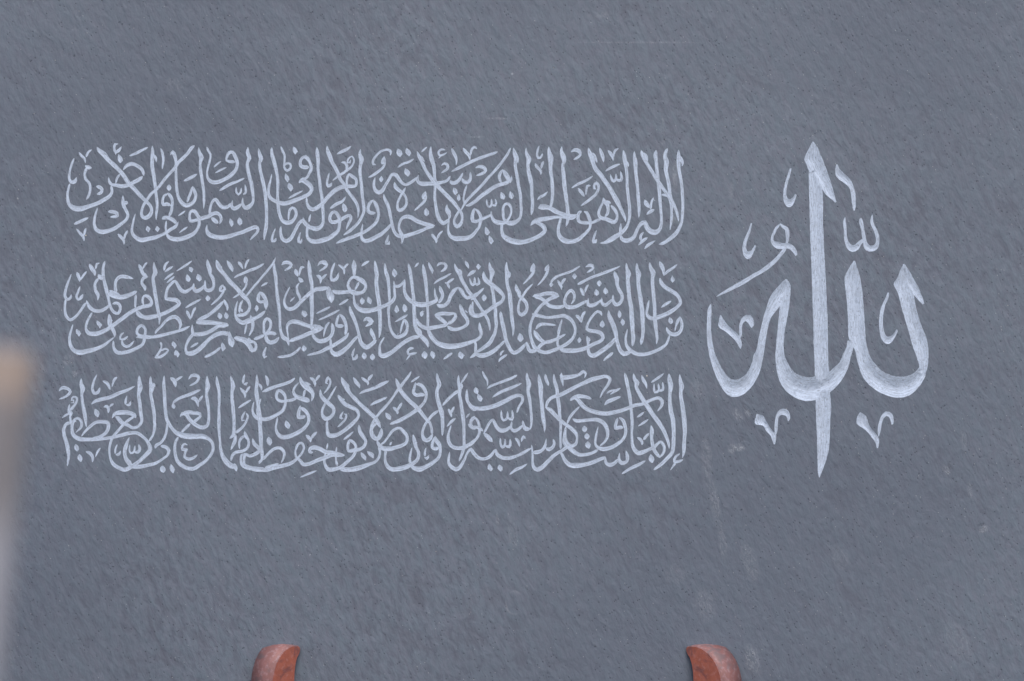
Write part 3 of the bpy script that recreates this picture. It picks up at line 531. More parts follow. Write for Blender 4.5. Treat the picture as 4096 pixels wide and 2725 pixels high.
# engraving: @ = photo tile (x, y, zoom); l = letter stroke, m = small mark; points x,y,width or left x,y,right x,y
ROW3 = '''
@ 2320 1480 3.6465
l 1454,64,20 1465,170,60 1480,240,80 1470,320,56 1478,440,60 1500,560,66 1515,680,70 1525,800,70 1528,920,62 1520,1040,58 1515,1150,56 1510,1230,36 1494,1284,14
l 1298,56,26 1308,140,70 1325,240,78 1312,330,56 1312,450,58 1325,600,66 1355,720,68 1365,850,66 1365,980,60 1360,1110,56 1340,1210,58 1270,1290,54 1180,1380,52 1075,1458,28
l 780,54,26 800,140,56 830,190,80 820,240,56 870,350,60 930,450,66 990,540,66 1070,660,68 1150,770,70 1220,880,62 1270,1000,50 1295,1090,38 1302,1152,16
l 650,44,26 675,140,52 700,250,54 725,380,52 740,500,48 750,620,48 760,750,44 755,870,40 755,980,40 765,1090,52 800,1170,66 850,1215,76 940,1190,60 1020,1155,50 1090,1120,50 1140,1070,40 1180,1050,50 1225,1110,46 1220,1200,46 1165,1278,30
l 1035,810,20 1050,890,64 1045,980,48 1060,1090,52 1090,1180,56 1130,1240,50 1170,1282,24
m 898,80,22 925,150,52 955,200,48 975,278,12
m 1225,50,20 1150,110,40 1038,183,26
m 1083,200,22 1080,270,34 1095,325,40 1145,305,44 1143,200,24
m 1145,305,44 1210,290,40 1210,235,34 1207,178,20
m 932,616,22 890,650,38 830,692,24
m 996,720,22 930,770,36 850,820,18
m 835,985,36 880,1010,48 905,1050,40 905,1096,30
m 1010,925,36 970,960,40 925,1020,40
m 1030,1232,26 1040,1290,90 1048,1320,80 1055,1356,40
m 955,1325,28 860,1380,50 750,1430,50 612,1515,28
m 1455,1222,26 1395,1270,36 1380,1335,50 1440,1335,46 1503,1310,34
m 1395,1350,44 1315,1465,14
l 1130,603,18 1190,520,42 1195,450,60 1150,410,50 1060,430,46 990,460,50 900,500,50 800,515,54 680,565,56 560,605,60 440,630,68 330,635,66 200,610,66 100,570,66 30,510,66 -40,425,56 -75,410,40 -145,450,22
l 165,425,36 110,400,50 30,385,60 -40,385,60 -100,410,50 -145,435,30
l 290,412,14 340,310,34 410,210,46 435,130,50 380,95,54 280,110,60 160,145,66 60,190,60 -20,225,60 -110,270,62 -200,320,60 -290,365,58 -400,400,50 -470,460,44 -500,560,34
m 65,118,10 85,60,36 50,25,50 -10,70,46 -100,95,60 -210,110,70 -260,105,70 -275,80,50 -270,40,20
m -270,70,60 -265,140,50 -245,238,10
m 590,268,26 530,300,40 440,358,16
m 520,285,20 430,315,30 388,348,12
m 590,390,30 490,430,56 410,460,56 358,514,22
l 570,692,30 630,740,50 655,810,54 670,890,46 640,990,46 560,1070,56 460,1130,62 340,1155,64 260,1130,50 225,1080,34 235,960,34 265,823,14
m 550,700,34 525,790,46 520,850,56 570,840,56 630,840,60
l 290,1110,30 350,1060,34 400,970,44 395,860,62 345,780,66 260,730,60 150,730,56 40,740,54 -50,745,60 -109,715,34
l 260,1165,50 180,1210,46 80,1235,50 -20,1235,60 -100,1185,70 -170,1130,56 -230,1060,60 -225,960,50 -210,860,40
m 65,816,36 67,862,86 67,908,40
m 100,925,36 102,970,86 104,1014,40
m 115,1044,36 116,1095,92 130,1148,40
l 670,1176,16 690,1260,60 685,1330,50 610,1360,66 570,1310,46 578,1210,16
l 560,1300,40 490,1370,56 430,1385,66 385,1360,50 360,1260,30
l 370,1275,46 290,1305,56 180,1350,64 60,1380,66 -60,1395,80 -150,1385,74 -220,1320,56 -260,1240,44 -290,1190,40
@ 1900 1480 3.6465
l 1150,62,22 1160,160,54 1195,280,52 1205,400,56 1225,520,58 1235,650,48 1248,780,42 1248,900,40 1248,1020,38 1250,1150,36
l 1030,550,34 1090,580,64 1160,650,62 1240,730,62 1330,800,56 1410,860,60 1470,920,56 1490,1000,40 1465,1085,50 1400,1110,60 1345,1070,56 1315,990,52 1315,900,42 1325,830,40
l 1340,790,30 1380,700,40 1430,630,40 1525,535,26
l 1440,1120,40 1350,1120,56 1280,1170,50 1240,1190,50 1140,1260,56 1060,1340,60 990,1410,66 910,1450,74 860,1420,56 840,1340,36 838,1230,32 825,1095,18
l 840,1205,46 910,1200,66 980,1170,50 1020,1110,44 1040,1000,16
l 1030,1140,40 1080,1160,62 1140,1120,50 1155,1060,44 1140,1010,30
l 927,66,20 940,160,58 960,260,76 960,360,62 975,480,60 985,600,58 1000,720,60 1015,820,44 1014,916,14
l 755,44,18 765,130,56 785,210,72 775,300,50 800,440,50 812,560,40 825,680,40 820,790,36 805,870,22
l 805,860,36 745,860,76 710,820,50 695,740,22
l 690,810,36 640,860,46 570,890,56 530,860,40 538,750,26
l 530,815,40 460,870,54 380,885,70 320,840,60 285,770,54 260,725,36 205,780,38 160,870,36 130,920,24
l 125,920,30 180,970,70 230,1020,66 255,1050,30
m 120,890,50 60,850,44 0,830,44 -50,840,44 -100,790,40
l 1240,360,50 1225,385,40
m 1025,64,30 1040,140,50 1065,200,40 1072,230,20
m 107,18,26 140,90,44 180,150,36 180,234,14
m 615,75,34 540,115,40 440,155,46 330,195,42 240,230,36 175,276,16
m 678,195,20 600,230,40 480,280,46 360,330,46 250,400,20
l 610,625,28 640,540,36 690,460,42 690,390,50 640,370,50 540,400,60 430,460,66 310,515,70 190,550,66 60,565,66 -30,545,60 -100,480,44 -125,400,40 -118,285,18
m 382,590,24 385,680,34 415,735,40 465,705,40 475,605,26
m 470,700,34 540,720,46 550,660,36 540,588,26
m 370,995,24 372,1080,34 400,1130,46 435,1100,40 438,1008,28
m 440,1105,40 500,1120,50 515,1070,40 512,1008,30
m 585,995,44 630,1040,46 650,1120,34
m 735,1005,36 705,970,40 675,1050,36
m 5,255,40 15,300,80 35,350,40
m 40,350,18 65,400,70 80,430,76 85,462,36
m 205,1368,20 215,1430,74 235,1455,60 230,1476,30
m 355,1383,34 365,1430,84 380,1460,60 380,1482,30
m 760,1368,24 680,1420,44 590,1460,44 505,1526,20
l 820,1140,30 720,1200,50 620,1250,46 500,1285,60 400,1280,60 320,1230,54 300,1165,36 240,1240,50 180,1285,50 110,1300,50 40,1275,56 -30,1200,54 -60,1155,50 -110,1210,36 -160,1320,40 -230,1430,60 -280,1450,70 -340,1420,60 -385,1350,44 -370,1195,20
l 10,690,40 55,780,44 65,860,44 60,940,40 10,1020,40 -50,1080,46 -150,1130,56 -250,1140,60 -330,1120,60 -380,1060,46 -395,980,38 -345,810,18
l 20,710,60 -10,700,50 -50,740,44 -60,800,44
@ 1480 1480 3.6465
l 1292,78,22 1290,180,50 1310,260,66 1305,360,50 1325,480,50 1345,620,60 1365,750,56 1370,880,50 1372,1000,44 1370,1130,50 1340,1230,46 1300,1333,18
m 1430,42,20 1380,120,34 1330,190,34
m 1325,190,40 1345,240,30 1340,280,20
l 1290,300,50 1200,370,46 1120,450,44 1060,520,40
l 975,48,22 990,140,56 1010,210,66 980,290,50 978,380,56 1005,500,60 1040,610,76 1055,700,60 1060,820,50 1055,960,26
l 1000,590,34 920,650,44 860,720,44 790,830,44 765,930,44 790,1010,62 830,1030,60 880,1000,60 915,930,26
m 905,940,36 900,860,40 870,770,40 830,720,50
l 372,125,22 400,190,50 430,270,56 490,360,60 560,440,60 640,510,66 720,590,60 780,670,54 850,750,50
l 600,22,24 540,120,44 460,220,46 400,300,44 320,420,40 230,530,46 150,620,46 85,700,40 30,800,46 20,880,44 60,980,64 110,1005,56 160,930,60 168,850,26
l -60,555,40 0,620,44 80,700,50 125,770,40 155,848,18
m 720,92,22 660,135,34 595,180,22
l 665,180,30 650,250,40 635,330,50 680,370,56 740,360,60 800,370,50
l 670,205,50 740,220,54 800,290,54 820,370,44 800,450,40 750,520,46 690,580,56 600,640,56 500,700,60 400,750,56 290,790,34
m 278,160,26 190,210,40 90,255,44 0,285,44 -60,315,30
m 250,395,26 160,440,40 70,480,44 0,518,20
m 335,540,34 370,570,50 400,600,46 403,645,30
m 465,480,40 430,540,40 400,590,36
m 228,624,20 260,670,66 285,700,60 300,726,24
m 1140,570,30 1165,610,44 1187,686,30
m 1228,535,38 1200,590,40 1180,630,36
m 1248,706,26 1190,750,46 1118,825,24
m 1455,636,18 1430,660,32 1402,703,16
l 1415,284,18 1415,380,36 1430,470,50 1480,540,66 1550,590,60
l 1530,675,30 1480,730,46 1470,800,46 1500,840,56 1560,840,60
l 1182,806,16 1145,940,38 1150,1040,46 1190,1110,56 1260,1140,60 1360,1130,56 1460,1080,50 1560,1000,46
l 155,1085,34 200,1060,30 270,970,36 340,880,42 430,850,46 490,900,56 540,970,54 530,1060,50 470,1100,60 380,1130,60 280,1150,76 180,1140,66 130,1090,56 100,1030,34
m 315,1052,30 290,1100,44
l 130,1120,50 145,1200,36 120,1290,44 60,1350,46 0,1370,50 -100,1410,66 -200,1440,80 -280,1455,70 -350,1455,70 -420,1430,40
l 235,1170,50 220,1250,36 225,1340,44 270,1420,64 330,1450,70 430,1440,70 540,1410,70 620,1370,60 690,1310,56 710,1220,46 670,1120,54 645,1020,60 628,943,20
m 660,1060,50 690,1060,24
l 615,1135,16 590,1230,34 580,1310,42 590,1370,50
l 590,1390,30 640,1430,66 720,1450,84 820,1410,66 920,1350,62 1000,1280,50 1025,1190,44 1010,1090,60 960,1020,60 950,963,20
l 955,970,40 915,1060,46 910,1130,50 950,1150,56 1000,1140,60
m 818,1135,18 800,1200,30 800,1260,44
m 795,1275,40 830,1295,52 860,1245,28
@ 1060 1480 3.6465
l 1115,106,24 1140,170,60 1180,230,80 1230,330,56 1320,430,60 1420,530,60 1500,600,60 1570,670,50 1610,720,44 1640,780,40 1686,845,20
m 1180,190,40 1220,240,30 1210,265,16
l 1630,770,40 1570,830,46 1545,900,46 1580,980,60 1640,1010,60 1690,930,66 1695,860,34
m 1290,108,30 1330,180,56 1370,230,46 1380,266,20
m 1405,110,36 1460,150,46 1500,180,40 1500,224,24
m 1570,65,36 1530,110,44 1505,160,40
m 1375,350,18 1440,315,40 1530,285,44 1620,250,44 1710,200,40 1808,160,24
m 1535,520,18 1600,480,40 1690,440,40 1782,396,22
m 655,112,46 710,150,50 730,200,46 730,243,30
m 800,78,40 770,110,40 740,160,36
m 925,95,34 900,150,42 890,190,30 920,205,30
m 930,110,40 955,180,36 930,250,34 857,348,12
l 805,285,20 815,370,50 870,440,66 940,500,66 1000,560,56 1000,630,50 940,700,56 880,710,66 835,650,46 840,570,36 880,490,34 940,410,32 980,340,34 1042,238,20
l 905,740,40 905,850,44 930,950,70 1040,950,66 1160,880,60 1280,780,60 1365,670,46 1340,590,54 1250,540,62 1170,500,60 1100,420,60 1062,368,30
m 1120,430,50 1165,432,24
m 1143,605,16 1105,670,34 1100,700,40 1145,710,30
m 1150,640,24 1185,650,34 1170,720,34 1110,790,34 1058,835,20
l 510,98,20 530,170,60 590,230,90 660,290,80 700,350,60 690,420,36 675,458,28
m 560,190,60 620,200,50 668,215,14
l 490,185,18 430,260,32 415,320,40 450,380,60 540,420,76 610,440,80 650,460,50
l 585,290,50 570,350,36 560,400,34
l 465,410,34 390,440,44 320,450,36 240,460,50 180,430,46 165,370,44 200,300,50 260,330,50 295,400,44 295,500,44 260,590,46 180,650,56 80,700,60 0,720,60 -60,710,54 -100,650,44 -100,540,40 -60,420,24
m 436,118,30 380,165,44 260,210,48 130,250,50 0,305,44 -40,320,20
m 5,80,30 35,150,50 40,238,22
l 515,522,20 495,600,50 490,690,60 540,690,56 590,675,50
l 520,550,60 590,600,60 635,680,50 630,770,46 570,850,56 470,920,66 350,970,66 250,980,70 185,930,54 160,850,36 185,690,30
m 305,738,16 318,790,76 335,820,80 345,858,34
m 595,950,34 640,990,56 665,1020,50 665,1056,30
m 755,905,40 710,950,46 675,1010,40
m 50,978,34 60,1030,86 70,1070,76 75,1102,34
m 1290,900,18 1220,960,40 1145,1017,26
l 1368,805,26 1385,900,60 1430,970,60 1470,1040,44 1450,1110,50 1380,1160,54 1300,1170,60 1220,1180,50 1210,1100,44 1240,1030,50 1310,1080,50 1325,1150,44 1290,1250,46 1200,1340,52 1100,1420,56 1000,1450,66 920,1450,66 880,1390,44 865,1310,36 880,1220,44
l 915,1070,20 900,1160,30
l 1042,1125,20 1035,1210,30 1035,1310,34 1055,1400,50
l 1160,1245,36 1080,1235,66 980,1210,66 880,1195,66 800,1150,66 720,1130,66 660,1150,56 655,1200,46 700,1200,40
l 1090,1265,30 980,1245,50 880,1280,60 760,1320,60 640,1370,56 560,1380,56 510,1320,46 450,1260,36 445,1180,34 480,1090,40 530,1065,40 570,1130,34 540,1210,36 470,1290,44 380,1360,56 250,1400,66 120,1430,66 0,1460,66 -100,1440,60 -250,1430,60 -330,1390,44 -350,1340,34 -340,1240,34 -310,1220,30
l 230,1360,20 270,1290,36 280,1210,50 220,1140,50 140,1150,46 60,1210,40 0,1270,36 -95,1350,24
l 200,1370,40 100,1400,44 0,1430,50
m 752,1470,20 650,1510,40 512,1568,18
m 1400,1202,16 1430,1250,60 1455,1280,60 1468,1320,26
m 1492,1188,20 1530,1220,60 1565,1250,66 1582,1288,26
l 1090,1450,36 1170,1460,60 1300,1450,64 1440,1400,60 1530,1370,50
@ 640 1480 3.6465
l 1413,68,20 1415,170,44 1405,300,56 1420,420,64 1440,560,56 1455,690,70 1460,820,60 1470,960,66 1475,1100,60 1490,1220,54 1490,1300,44 1440,1372,16
m 1440,200,40 1475,250,36 1480,298,20
l 1370,465,14 1350,580,30 1370,660,44 1440,710,66 1530,720,60
l 1350,1002,20 1370,1070,56 1430,1130,60 1460,1170,60
l 1460,1180,60 1380,1230,56 1310,1255,50 1240,1230,50 1225,1300,40 1230,1380,44 1300,1420,56 1400,1450,76 1530,1450,76
l 1500,1310,34 1570,1230,36
m 1235,68,22 1215,140,34 1212,200,40
m 1220,210,46 1250,210,50 1280,185,36
m 1165,255,16 1200,300,50 1238,340,50 1240,410,14
m 1312,240,46 1275,290,40 1240,350,36
m 1330,438,24 1240,490,40 1142,556,26
l 1030,85,20 1050,170,56 1065,240,70 1050,330,50 1055,450,54 1070,600,54 1080,750,50 1080,870,50 1070,950,50 1015,1000,20
l 1105,940,36 1090,1040,56 1060,1110,36 1032,1167,16
m 1243,605,16 1205,680,34 1200,735,40 1240,735,36
m 1255,630,26 1280,670,36 1250,770,36 1190,850,40 1100,920,44
l 1232,890,14 1250,960,60 1290,1030,40 1280,1130,44 1210,1180,44 1110,1200,50 1060,1240,46 1035,1330,30
l 1240,960,40 1190,990,40 1155,1060,36 1160,1150,34
l 827,90,20 835,190,50 860,300,50 862,450,42 860,600,42 860,750,50 862,900,44 875,1040,40 885,1150,48 910,1250,60 970,1340,80 1040,1400,84 1100,1420,70 1115,1478,30
m 1060,1380,40 1110,1390,40
l 685,86,20 690,180,60 700,240,72 680,330,46 690,450,50 710,580,44 712,700,44 690,810,50 620,840,66 550,820,60 490,780,60 430,720,56 380,650,60 330,640,56 292,688,14
l 340,640,70 420,620,66 510,630,60 580,640,56 590,680,40 530,730,44 480,770,50
l 440,785,40 370,850,40 310,910,34
l 60,84,18 55,200,46 62,320,52 70,460,56 80,600,50 100,720,56 150,820,50 230,910,60 320,950,90 420,970,90 520,970,80 620,970,76 700,1000,56 760,1060,50 775,1150,46 740,1240,46 660,1330,50 560,1400,60 490,1440,60 390,1430,56 290,1370,60 235,1280,52 215,1170,44 225,1060,40 265,980,44
l 110,760,40 100,860,36 70,980,36 0,1070,40 -55,1100,50 -70,1145,30
m 150,115,40 200,150,60 220,200,60 230,254,16
m 325,92,34 270,125,38 220,160,36
m 415,140,14 460,85,46 530,80,56 565,110,46 540,170,36 430,232,28
m 590,290,36 500,330,48 370,380,50 270,420,44 210,465,40 185,500,40
m 185,490,34 200,540,64 205,568,40
m 450,425,34 500,415,60 540,460,50 560,538,20
m 622,375,22 590,420,34 560,470,34
m 400,1095,26 365,1080,34 325,1110,36 330,1165,50 390,1150,50
m 400,1150,44 370,1200,34 360,1270,40 420,1300,50 490,1280,40 545,1235,22
m 40,1398,30 45,1450,84 50,1500,50
m 160,1375,20 170,1430,72 185,1465,74 190,1507,34
l 10,1110,50 90,1130,54 130,1180,54 110,1240,40 50,1290,40 -60,1360,50 -180,1390,56 -280,1410,60 -400,1405,60 -470,1340,60 -510,1260,50 -515,1150,44 -480,1060,40 -445,985,18
@ 230 1480 3.6465
l 1356,94,24 1360,200,60 1375,260,80 1360,340,54 1380,460,54 1405,600,52 1415,740,46 1415,850,46 1385,960,36 1335,1040,34
m 1400,190,40 1420,250,30
l 1192,84,24 1195,170,60 1205,260,76 1185,350,50 1200,480,56 1215,620,54 1228,750,46 1180,820,50 1100,845,50 1020,800,54 940,770,66 880,700,60 845,680,40
l 797,703,16 840,640,56 930,620,70 1040,625,66 1120,660,60 1140,700,34
l 1120,680,44 1040,730,44 970,790,44 890,880,44 820,960,40 780,1040,40 757,1150,30 765,1270,34 810,1370,56 900,1430,60 985,1455,66 1080,1410,66 1180,1340,60 1280,1250,60 1350,1160,66 1320,1060,50 1230,960,50 1160,920,56 1060,920,54 940,950,56 820,980,50 700,1000,46 560,1010,56 420,1015,60 310,1005,66 230,950,60 210,860,44 225,760,50 290,705,40 340,740,44 350,820,44 265,917,16
l 1048,984,16 1010,1100,40 985,1210,46 1010,1300,54 1080,1370,60
l 1100,1400,60 1200,1400,64
m 576,66,18 530,170,36 510,270,40 535,340,50 590,330,50 620,260,28
m 660,160,44 720,190,54 770,290,30
m 868,105,44 830,140,40 795,250,20
m 1130,235,18 1030,290,44 900,340,54 760,400,56 620,435,56 540,465,44 495,502,16
m 1013,376,18 995,440,32 990,505,40
m 1000,510,40 1050,510,44 1065,460,24
m 675,545,34 720,530,50 745,570,46 740,628,30
m 820,495,40 780,520,36 750,550,36
m 550,570,30 570,620,80 580,650,76 590,690,34
l 345,126,24 345,210,56 370,270,80 355,350,46 365,470,48 390,600,56 410,720,50 420,840,14
l 345,972,16 400,900,40 480,820,46 560,765,50 660,755,56 735,770,60 740,850,56 690,930,50 600,980,46 500,1000,36
m 20,310,16 70,260,50 150,275,50 185,320,46 140,375,40 22,428,22
m 195,480,26 235,480,28 235,440,26 205,440,28 230,395,34 285,410,36 270,480,34 220,550,44 190,590,50
m 175,500,26 165,580,46 190,640,80 195,680,34
m 165,640,40 110,665,34 68,698,18
l 180,660,40 190,730,40 195,800,50
l 190,770,60 130,790,50 90,860,50 95,940,56 125,1040,60 150,1150,58 160,1270,44 142,1404,20
m 250,750,50 275,760,20
m 265,1082,24 275,1130,76 285,1160,66 290,1189,30
m 320,1230,30 325,1280,80 335,1310,66 340,1342,34
m 415,1190,44 480,1220,56 515,1280,40 508,1345,20
m 626,1138,24 585,1190,34 553,1274,14
m 875,1086,20 845,1160,32 840,1225,36
m 850,1235,40 895,1230,44 920,1180,26
m 1055,1090,22 1050,1170,30 1070,1215,34 1115,1195,36 1130,1105,20
m 1120,1195,36 1170,1200,50 1200,1160,50 1185,1085,34
m 1525,1398,36 1530,1450,80 1560,1490,50
'''

# ---------------------------------------------------------------- material helpers
class N:
    def __init__(s, name):
        s.m = bpy.data.materials.new(name); s.m.use_nodes = True
        s.t = s.m.node_tree; s.b = s.t.nodes['Principled BSDF']
    def n(s, typ, **kw):
        o = s.t.nodes.new(typ)
        for k, v in kw.items(): setattr(o, k, v)
        return o
    def put(s, sock, v):
        if hasattr(v, 'is_output') or isinstance(v, bpy.types.NodeSocket): s.t.links.new(v, sock)
        else: sock.default_value = v
    def math(s, op, a, b=None, c=None, clamp=False):
        o = s.n('ShaderNodeMath', operation=op); o.use_clamp = clamp
        s.put(o.inputs[0], a)
        if b is not None: s.put(o.inputs[1], b)
        if c is not None: s.put(o.inputs[2], c)
        return o.outputs[0]
    def mp(s, v, rot=(0, 0, 0), scale=(1, 1, 1), loc=(0, 0, 0)):
        if any(rot):
            r = s.n('ShaderNodeMapping'); s.put(r.inputs[0], v); r.inputs[2].default_value = rot
            v = r.outputs[0]; rot = (0, 0, 0)
        o = s.n('ShaderNodeMapping'); s.put(o.inputs[0], v)
        o.inputs[1].default_value = loc; o.inputs[2].default_value = rot; o.inputs[3].default_value = scale
        return o.outputs[0]
    def noise(s, v, scale, detail=3, rough=.55, dist=0.0):
        o = s.n('ShaderNodeTexNoise'); s.put(o.inputs['Vector'], v)
        o.inputs['Scale'].default_value = scale; o.inputs['Detail'].default_value = detail
        o.inputs['Roughness'].default_value = rough; o.inputs['Distortion'].default_value = dist
        return o.outputs[0]
    def vor(s, v, scale, out='Distance', rnd=1.0):
        o = s.n('ShaderNodeTexVoronoi'); s.put(o.inputs['Vector'], v)
        o.inputs['Scale'].default_value = scale; o.inputs['Randomness'].default_value = rnd
        return o.outputs[out]
    def ramp(s, f, a, b, lo=0.0, hi=1.0):
        o = s.n('ShaderNodeMapRange'); o.clamp = True; o.interpolation_type = 'SMOOTHSTEP'
        s.put(o.inputs[0], f); s.put(o.inputs[1], a); s.put(o.inputs[2], b); s.put(o.inputs[3], lo); s.put(o.inputs[4], hi)
        return o.outputs[0]
    def mix(s, f, a, b, mode='MIX'):
        o = s.n('ShaderNodeMix', data_type='RGBA', blend_type=mode); o.clamp_factor = True
        s.put(o.inputs[0], f)
        s.put(o.inputs[6], a if not isinstance(a, tuple) else a + (1,) * (4 - len(a)))
        s.put(o.inputs[7], b if not isinstance(b, tuple) else b + (1,) * (4 - len(b)))
        return o.outputs[2]
    def bump(s, h, strength, dist, prev=None):
        o = s.n('ShaderNodeBump'); o.inputs['Strength'].default_value = strength
        o.inputs['Distance'].default_value = dist; s.put(o.inputs['Height'], h)
        if prev is not None: s.put(o.inputs['Normal'], prev)
        return o.outputs[0]
    def obj(s): return s.n('ShaderNodeTexCoord').outputs['Object']
    def sep(s, v):
        o = s.n('ShaderNodeSeparateXYZ'); s.put(o.inputs[0], v); return o.outputs

def ellipse_mask(k, xyz, px, py, rx, ry, rot, soft=0.6):
    """soft spot on the slab at a photo position (object space of the slab = metres about the picture centre)"""
    x = k.math('SUBTRACT', xyz[0], (px - CX) * S); z = k.math('SUBTRACT', xyz[2], (CY - py) * S)
    c, s_ = math.cos(rot), math.sin(rot)
    u = k.math('ADD', k.math('MULTIPLY', x, c / (rx * S)), k.math('MULTIPLY', z, s_ / (rx * S)))
    v = k.math('ADD', k.math('MULTIPLY', x, -s_ / (ry * S)), k.math('MULTIPLY', z, c / (ry * S)))
    d = k.math('SQRT', k.math('ADD', k.math('MULTIPLY', u, u), k.math('MULTIPLY', v, v)))
    return k.ramp(d, 1.0, 1.0 - soft)

def slate_material():
    k = N('slate')
    co = k.obj(); xyz = k.sep(co)
    # the cleavage grain runs from upper left to lower right; bend it a little
    g1 = k.mp(co, rot=(0, math.radians(-67), 0), scale=(1, 1, 2.3))
    g2 = k.mp(co, rot=(0, math.radians(-60), 0), scale=(1, 1, 2.2), loc=(.3, 0, .7))
    streak = k.noise(g1, 125, 3, .55, .25)
    clump = k.noise(g2, 44, 4, .6, .5)
    fine = k.noise(co, 1500, 3, .7)
    hue = k.noise(g1, 60, 4, .6, .4)
    hue2 = k.noise(g1, 210, 4, .7)
    rag = k.noise(k.mp(co, rot=(0, math.radians(-75), 0), scale=(1, 1, 1.5), loc=(.2, 0, .4)), 240, 4, .7, .3)
    broad = k.noise(k.mp(co, loc=(.63, 0, .12)), 3.0, 2, .5)  # broad stone tone, offset to stand in for uneven light across the slab
    area = k.ramp(k.noise(co, 9, 3, .55), .36, .62, .25, 1.0)      # smoother and rougher zones of the split face
    col = k.mix(k.ramp(hue, .36, .64), (.143, .173, .217), (.153, .171, .217))
    col = k.mix(k.ramp(hue2, .4, .62, 0, .45), col, (.142, .186, .224))
    col = k.mix(k.math('MULTIPLY', area, k.ramp(streak, .54, .32, 0, .62)), col, (.108, .120, .158))
    col = k.mix(k.ramp(rag, .47, .30, 0, .60), col, (.098, .112, .150))
    col = k.mix(k.math('MULTIPLY', area, k.ramp(clump, .50, .30, 0, .75)), col, (.113, .123, .158))
    col = k.mix(k.ramp(streak, .52, .74, 0, .30), col, (.205, .240, .295))
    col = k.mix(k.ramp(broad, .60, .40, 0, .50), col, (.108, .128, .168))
    col = k.mix(k.ramp(fine, .42, .25, 0, .25), col, (.08, .085, .11))
    col = k.mix(k.ramp(fine, .60, .78, 0, .18), col, (.26, .28, .30))
    # little dark pits
    wv = k.mp(co, rot=(0, math.radians(-57), 0), scale=(1, 1, 1.7))
    pd = k.vor(wv, 430); pr = k.sep(k.vor(wv, 430, 'Color'))[0]
    pit = k.math('MULTIPLY', k.ramp(pd, .30, .10), k.math('GREATER_THAN', pr, .80))
    col = k.mix(k.math('MULTIPLY', pit, .75), col, (.045, .048, .066))
    # sparse bright dust grains
    dv = k.vor(wv, 300); dr = k.sep(k.vor(wv, 300, 'Color'))
    gr = k.math('MULTIPLY', k.ramp(dv, .12, .04), k.math('GREATER_THAN', dr[1], .975))
    col = k.mix(k.math('MULTIPLY', gr, .5), col, (.62, .62, .60))
    dv2 = k.vor(co, 95); dr2 = k.sep(k.vor(co, 95, 'Color'))
    gr2 = k.math('MULTIPLY', k.ramp(dv2, .06, .025), k.math('GREATER_THAN', dr2[2], .975))
    col = k.mix(gr2, col, (.72, .66, .56))
    # rubbed and chipped spots that the slab shows
    spots = None
    chalkn = k.ramp(k.noise(g1, 330, 5, .75, 1.2), .46, .62)
    for (px, py, rx, ry, rot, a) in [
        (2952, 1660, 42, 22, -.9, .55), (2990, 1650, 26, 16, -.9, .5), (2955, 1790, 30, 20, -.2, .9), (2925, 1795, 20, 26, .3, .6),
        (3785, 1880, 30, 16, -1.0, .5), (3935, 2118, 24, 16, .5, 1.0), (3880, 1960, 16, 40, .1, .35), (3855, 1760, 16, 60, .1, .3),
        (2828, 1850, 30, 130, .05, .30), (2860, 2010, 24, 120, .15, .36), (2890, 2160, 22, 110, .1, .26), (3000, 2250, 40, 110, .25, .30),
        (2790, 1560, 40, 60, 0, .35), (2820, 2420, 60, 90, .2, .22), (3010, 2640, 40, 80, .3, .50), (2700, 700, 14, 80, 0, .45),
        (2700, 860, 24, 60, .1, .35), (2650, 520, 14, 90, .06, .28), (298, 1497, 14, 16, .2, 1.0), (275, 1440, 34, 28, .6, .40),
        (540, 1290, 30, 22, .3, .0), (1990, 474, 48, 6, -.02, .6), (1905, 548, 40, 6, .03, .45), (1990, 2080, 10, 34, .05, .6),
        (2925, 762, 14, 46, -.1, .4), (3360, 2230, 50, 70, .5, .2), (700, 340, 60, 40, .2, .16), (2050, 296, 9, 6, 0, 1.0),
        (70, 795, 8, 6, 0, 1.0), (3668, 2148, 6, 5, 0, 1.0), (2050, 2130, 26, 90, .1, .22), (1240, 2220, 5, 4, .8, 1.0),
        (3830, 2560, 60, 120, .6, .22), (2700, 2300, 60, 60, .5, .18), (2560, 170, 300, 5, 0, .35), (2400, 60, 60, 20, .1, .2)]:
        m_ = k.math('MULTIPLY', ellipse_mask(k, xyz, px, py, rx, ry, rot), a)
        spots = m_ if spots is None else k.math('MAXIMUM', spots, m_)
    chalk = k.math('MULTIPLY', k.math('MULTIPLY', spots, .68), k.math('ADD', .10, k.math('MULTIPLY', chalkn, .9)))
    col = k.mix(chalk, col, (.43, .455, .49))
    # a faint pencilled ring low in the middle
    x = k.math('SUBTRACT', xyz[0], (2058 - CX) * S); z = k.math('SUBTRACT', xyz[2], (CY - 2412) * S)
    r = k.math('SQRT', k.math('ADD', k.math('MULTIPLY', x, x), k.math('MULTIPLY', k.math('MULTIPLY', z, z), .55)))
    ring = k.ramp(k.math('ABSOLUTE', k.math('SUBTRACT', r, 34 * S)), 5 * S, 1 * S)
    col = k.mix(k.math('MULTIPLY', ring, k.ramp(k.noise(co, 60, 2), .40, .6, 0, .32)), col, (.34, .36, .40))
    # ragged broken skin beside the worst chips
    dk = None
    for (px, py, rx, ry, rot) in [(2985, 1632, 36, 12, -.8), (2965, 1755, 24, 12, -.5), (3050, 1735, 26, 12, -.9), (3800, 1868, 30, 9, -1.0), (3925, 2100, 18, 8, .5), (315, 1485, 16, 10, 0), (307, 1372, 20, 12, -1.)]:
        m_ = ellipse_mask(k, xyz, px, py, rx, ry, rot); dk = m_ if dk is None else k.math('MAXIMUM', dk, m_)
    col = k.mix(k.math('MULTIPLY', dk, k.ramp(k.noise(g1, 500, 3), .42, .6, 0, .5)), col, (.08, .085, .105))
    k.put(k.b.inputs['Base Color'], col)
    k.b.inputs['Roughness'].default_value = .62
